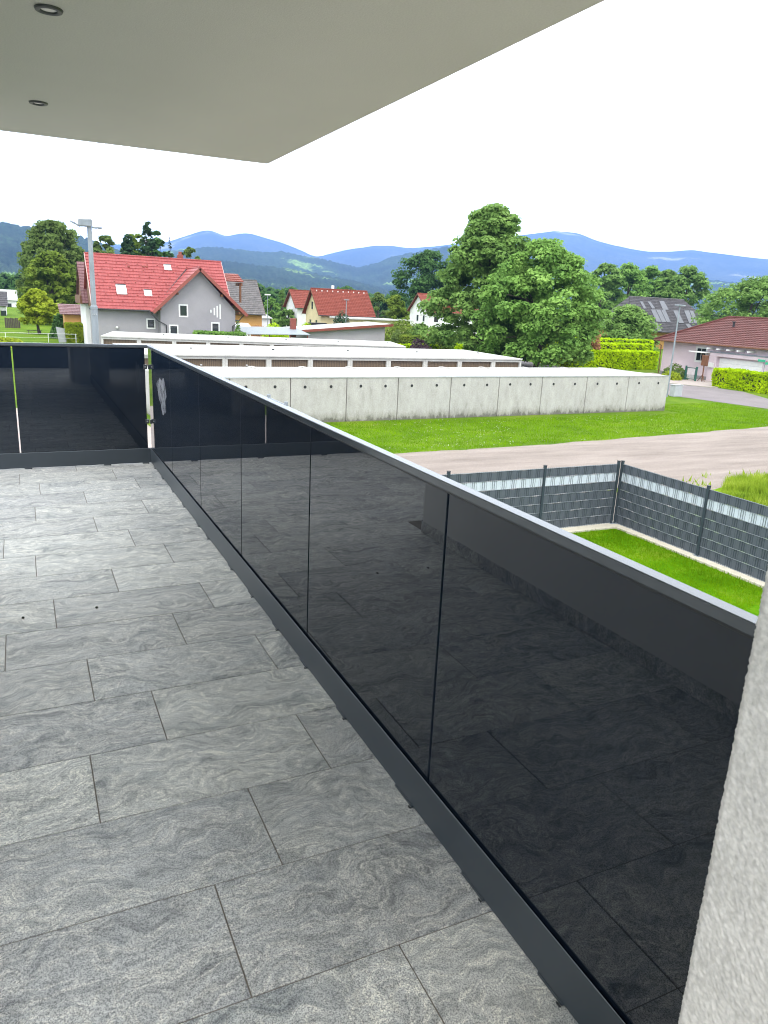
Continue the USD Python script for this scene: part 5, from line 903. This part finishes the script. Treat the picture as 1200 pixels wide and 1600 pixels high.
hedge('clipped_hedge', 'brownish green clipped hedge behind the purple bush', 88, 89.4, on_x(706, 530, 88)[1], on_x(630, 525, 88)[1], 1.9, leaf_olive, 147, n=4000, leaf=0.12)
hedge('clipped_hedge', 'lime clipped hedge left of the purple bush', 76, 77.2, on_x(686, 534, 76)[1], on_x(608, 530, 76)[1], 1.5, leaf_lime, 148, n=4500, leaf=0.1)
shrub('purple_bush', 'rounded purple leaved bush behind the middle garage roof', 'shrub', 658, 530, 38, 69, leaf_purple, 149, n=4500, leaf=0.1)
shrub('rhododendron', 'bright pink flowering bush in front of the white house', 'shrub', 674, 514, 24, 96, leaf_pink, 150, n=1600, leaf=0.14)
shrub('ball_shrub', 'small bright lime ball shrub at the foot of the tallest maple', 'shrub', 717, 538, 24, 63, leaf_lime, 151, n=3000, leaf=0.09)
# right
for i, (px, py, w, X, mt) in enumerate([(948, 412, 62, 150, leaf_maple), (985, 413, 62, 152, leaf_maple2), (1020, 417, 58, 155, leaf_maple2), (1046, 420, 48, 152, leaf_maple), (1080, 416, 62, 146, leaf_maple)]):
    ptree('broadleaf_tree', ['leftmost tree of the tall row behind the solar roof', 'second tree from the left in the tall row behind the solar roof', 'middle tree of the tall row behind the solar roof', 'fourth tree from the left in the tall row behind the solar roof', 'rightmost tree of the tall row behind the solar roof'][i], 'tree', px, py, w, X, mt, 160 + i, nleaf=13000, leaf=0.34, h0=0.08, clump=0.2, lump=0.34, trunk=0.4, nclump=130, group='tall row of trees behind the solar roof')
ptree('broadleaf_tree', 'bushy green tree in front of the solar roof', 'tree', 982, 480, 92, 82, leaf_maple, 166, prof=[(0, .85), (.3, 1), (.55, .8), (.8, .5), (1, .1)], nleaf=17000, leaf=0.18, h0=0.06, clump=0.2, lump=0.3, trunk=0.2)
ptree('broadleaf_tree', 'dense tree behind the bungalow roof at the right edge', 'tree', 1188, 438, 120, 92, leaf_maple, 167, prof=ROUND, nleaf=24000, leaf=0.24, h0=0.1, clump=0.18, lump=0.26, trunk=0.4)
ptree('broadleaf_tree', 'small green tree just right of the solar roof', 'tree', 1098, 500, 36, 120, leaf_maple2, 168, nleaf=4500, leaf=0.24, h0=0.1)
for i, (X, zt, yl, yr, nn) in enumerate([(65, 1.95, -52.5, -65, 9000), (69, 2.55, -53.5, -68, 7000), (73, 2.9, -55, -72, 6000)]):
    hedge('clipped_hedge', ['nearest and lowest of the three lime hedges beside the big maple', 'middle one of the three lime hedges beside the big maple', 'rearmost of the three lime hedges beside the big maple'][i], X - 0.7, X + 0.7, yr, yl, zt, leaf_lime, 170 + i, n=nn, leaf=0.13, group='three lime hedges')
hedge('clipped_hedge', 'thick clipped green hedge in front of the white garage door', 38, 48.6, -57.9, -56.0, 1.6, leaf_lime, 175, n=16000, leaf=0.09, wob=0.22)
shrub('flower_shrub', 'loose flowering shrub beside the green gate of the bungalow', 'shrub', 1056, 568, 30, 55, leaf_birch, 176, n=2200, leaf=0.09); shrub('flower_shrub', 'low pale shrub at the foot of the slim lamp post', 'shrub', 1050, 580, 26, 54, leaf_yellow, 177, n=1200, leaf=0.08)
# distant woodland at the foot of the hills reads as one mass
r = np.random.default_rng(77); pts = []
for k in range(2600):
    X = r.uniform(260, 1500); a = math.radians(r.uniform(-62, 16)); pts.append((X * math.cos(a), X * math.sin(a), 0))
pts = np.array(pts); pts = pts[meshkit.fbm(pts * 0.004 + 3, 3, 6) > 0.47]
wood = UsdGeom.PointInstancer.Define(stage, path('distant_woodland')); tag(wood.GetPrim(), kind='stuff')
d = r.normal(size=(420, 3)); d /= np.linalg.norm(d, axis=1, keepdims=True); d[:, 2] = np.abs(d[:, 2]); pos = d * [4.2, 4.2, 7.5] * (0.7 + 0.5 * meshkit.fbm(d * 2, 3, 3))[:, None] + [0, 0, 0.5]
v, f = leaf_cloud(pos, d + r.normal(0, .4, d.shape), 0.9, r); pr = usdkit.mesh(stage, str(wood.GetPath()) + '/tree_clump', (v, f), leaf_dark)
wood.CreatePrototypesRel().AddTarget(pr.GetPath()); wood.CreateProtoIndicesAttr([0] * len(pts)); wood.CreatePositionsAttr(Vt.Vec3fArray.FromNumpy(pts.astype(np.float32))); sc_ = r.uniform(0.7, 1.4, (len(pts), 1)) * [[1, 1, 1]]; wood.CreateScalesAttr(Vt.Vec3fArray.FromNumpy(sc_.astype(np.float32)))

# ------------------------------------------------------------------ the air
HAZE = 1.0e-4
haze_m = MAT('thin_haze', {'v': ('principled_volume', {'color': (0.175, 0.32, 0.68), 'density': HAZE, 'anisotropy': 0.0})}, [], volume='v.volume')
obj('haze', MB().box(-5000, 13500, -13500, 9500, -4, 960), haze_m, kind='stuff')
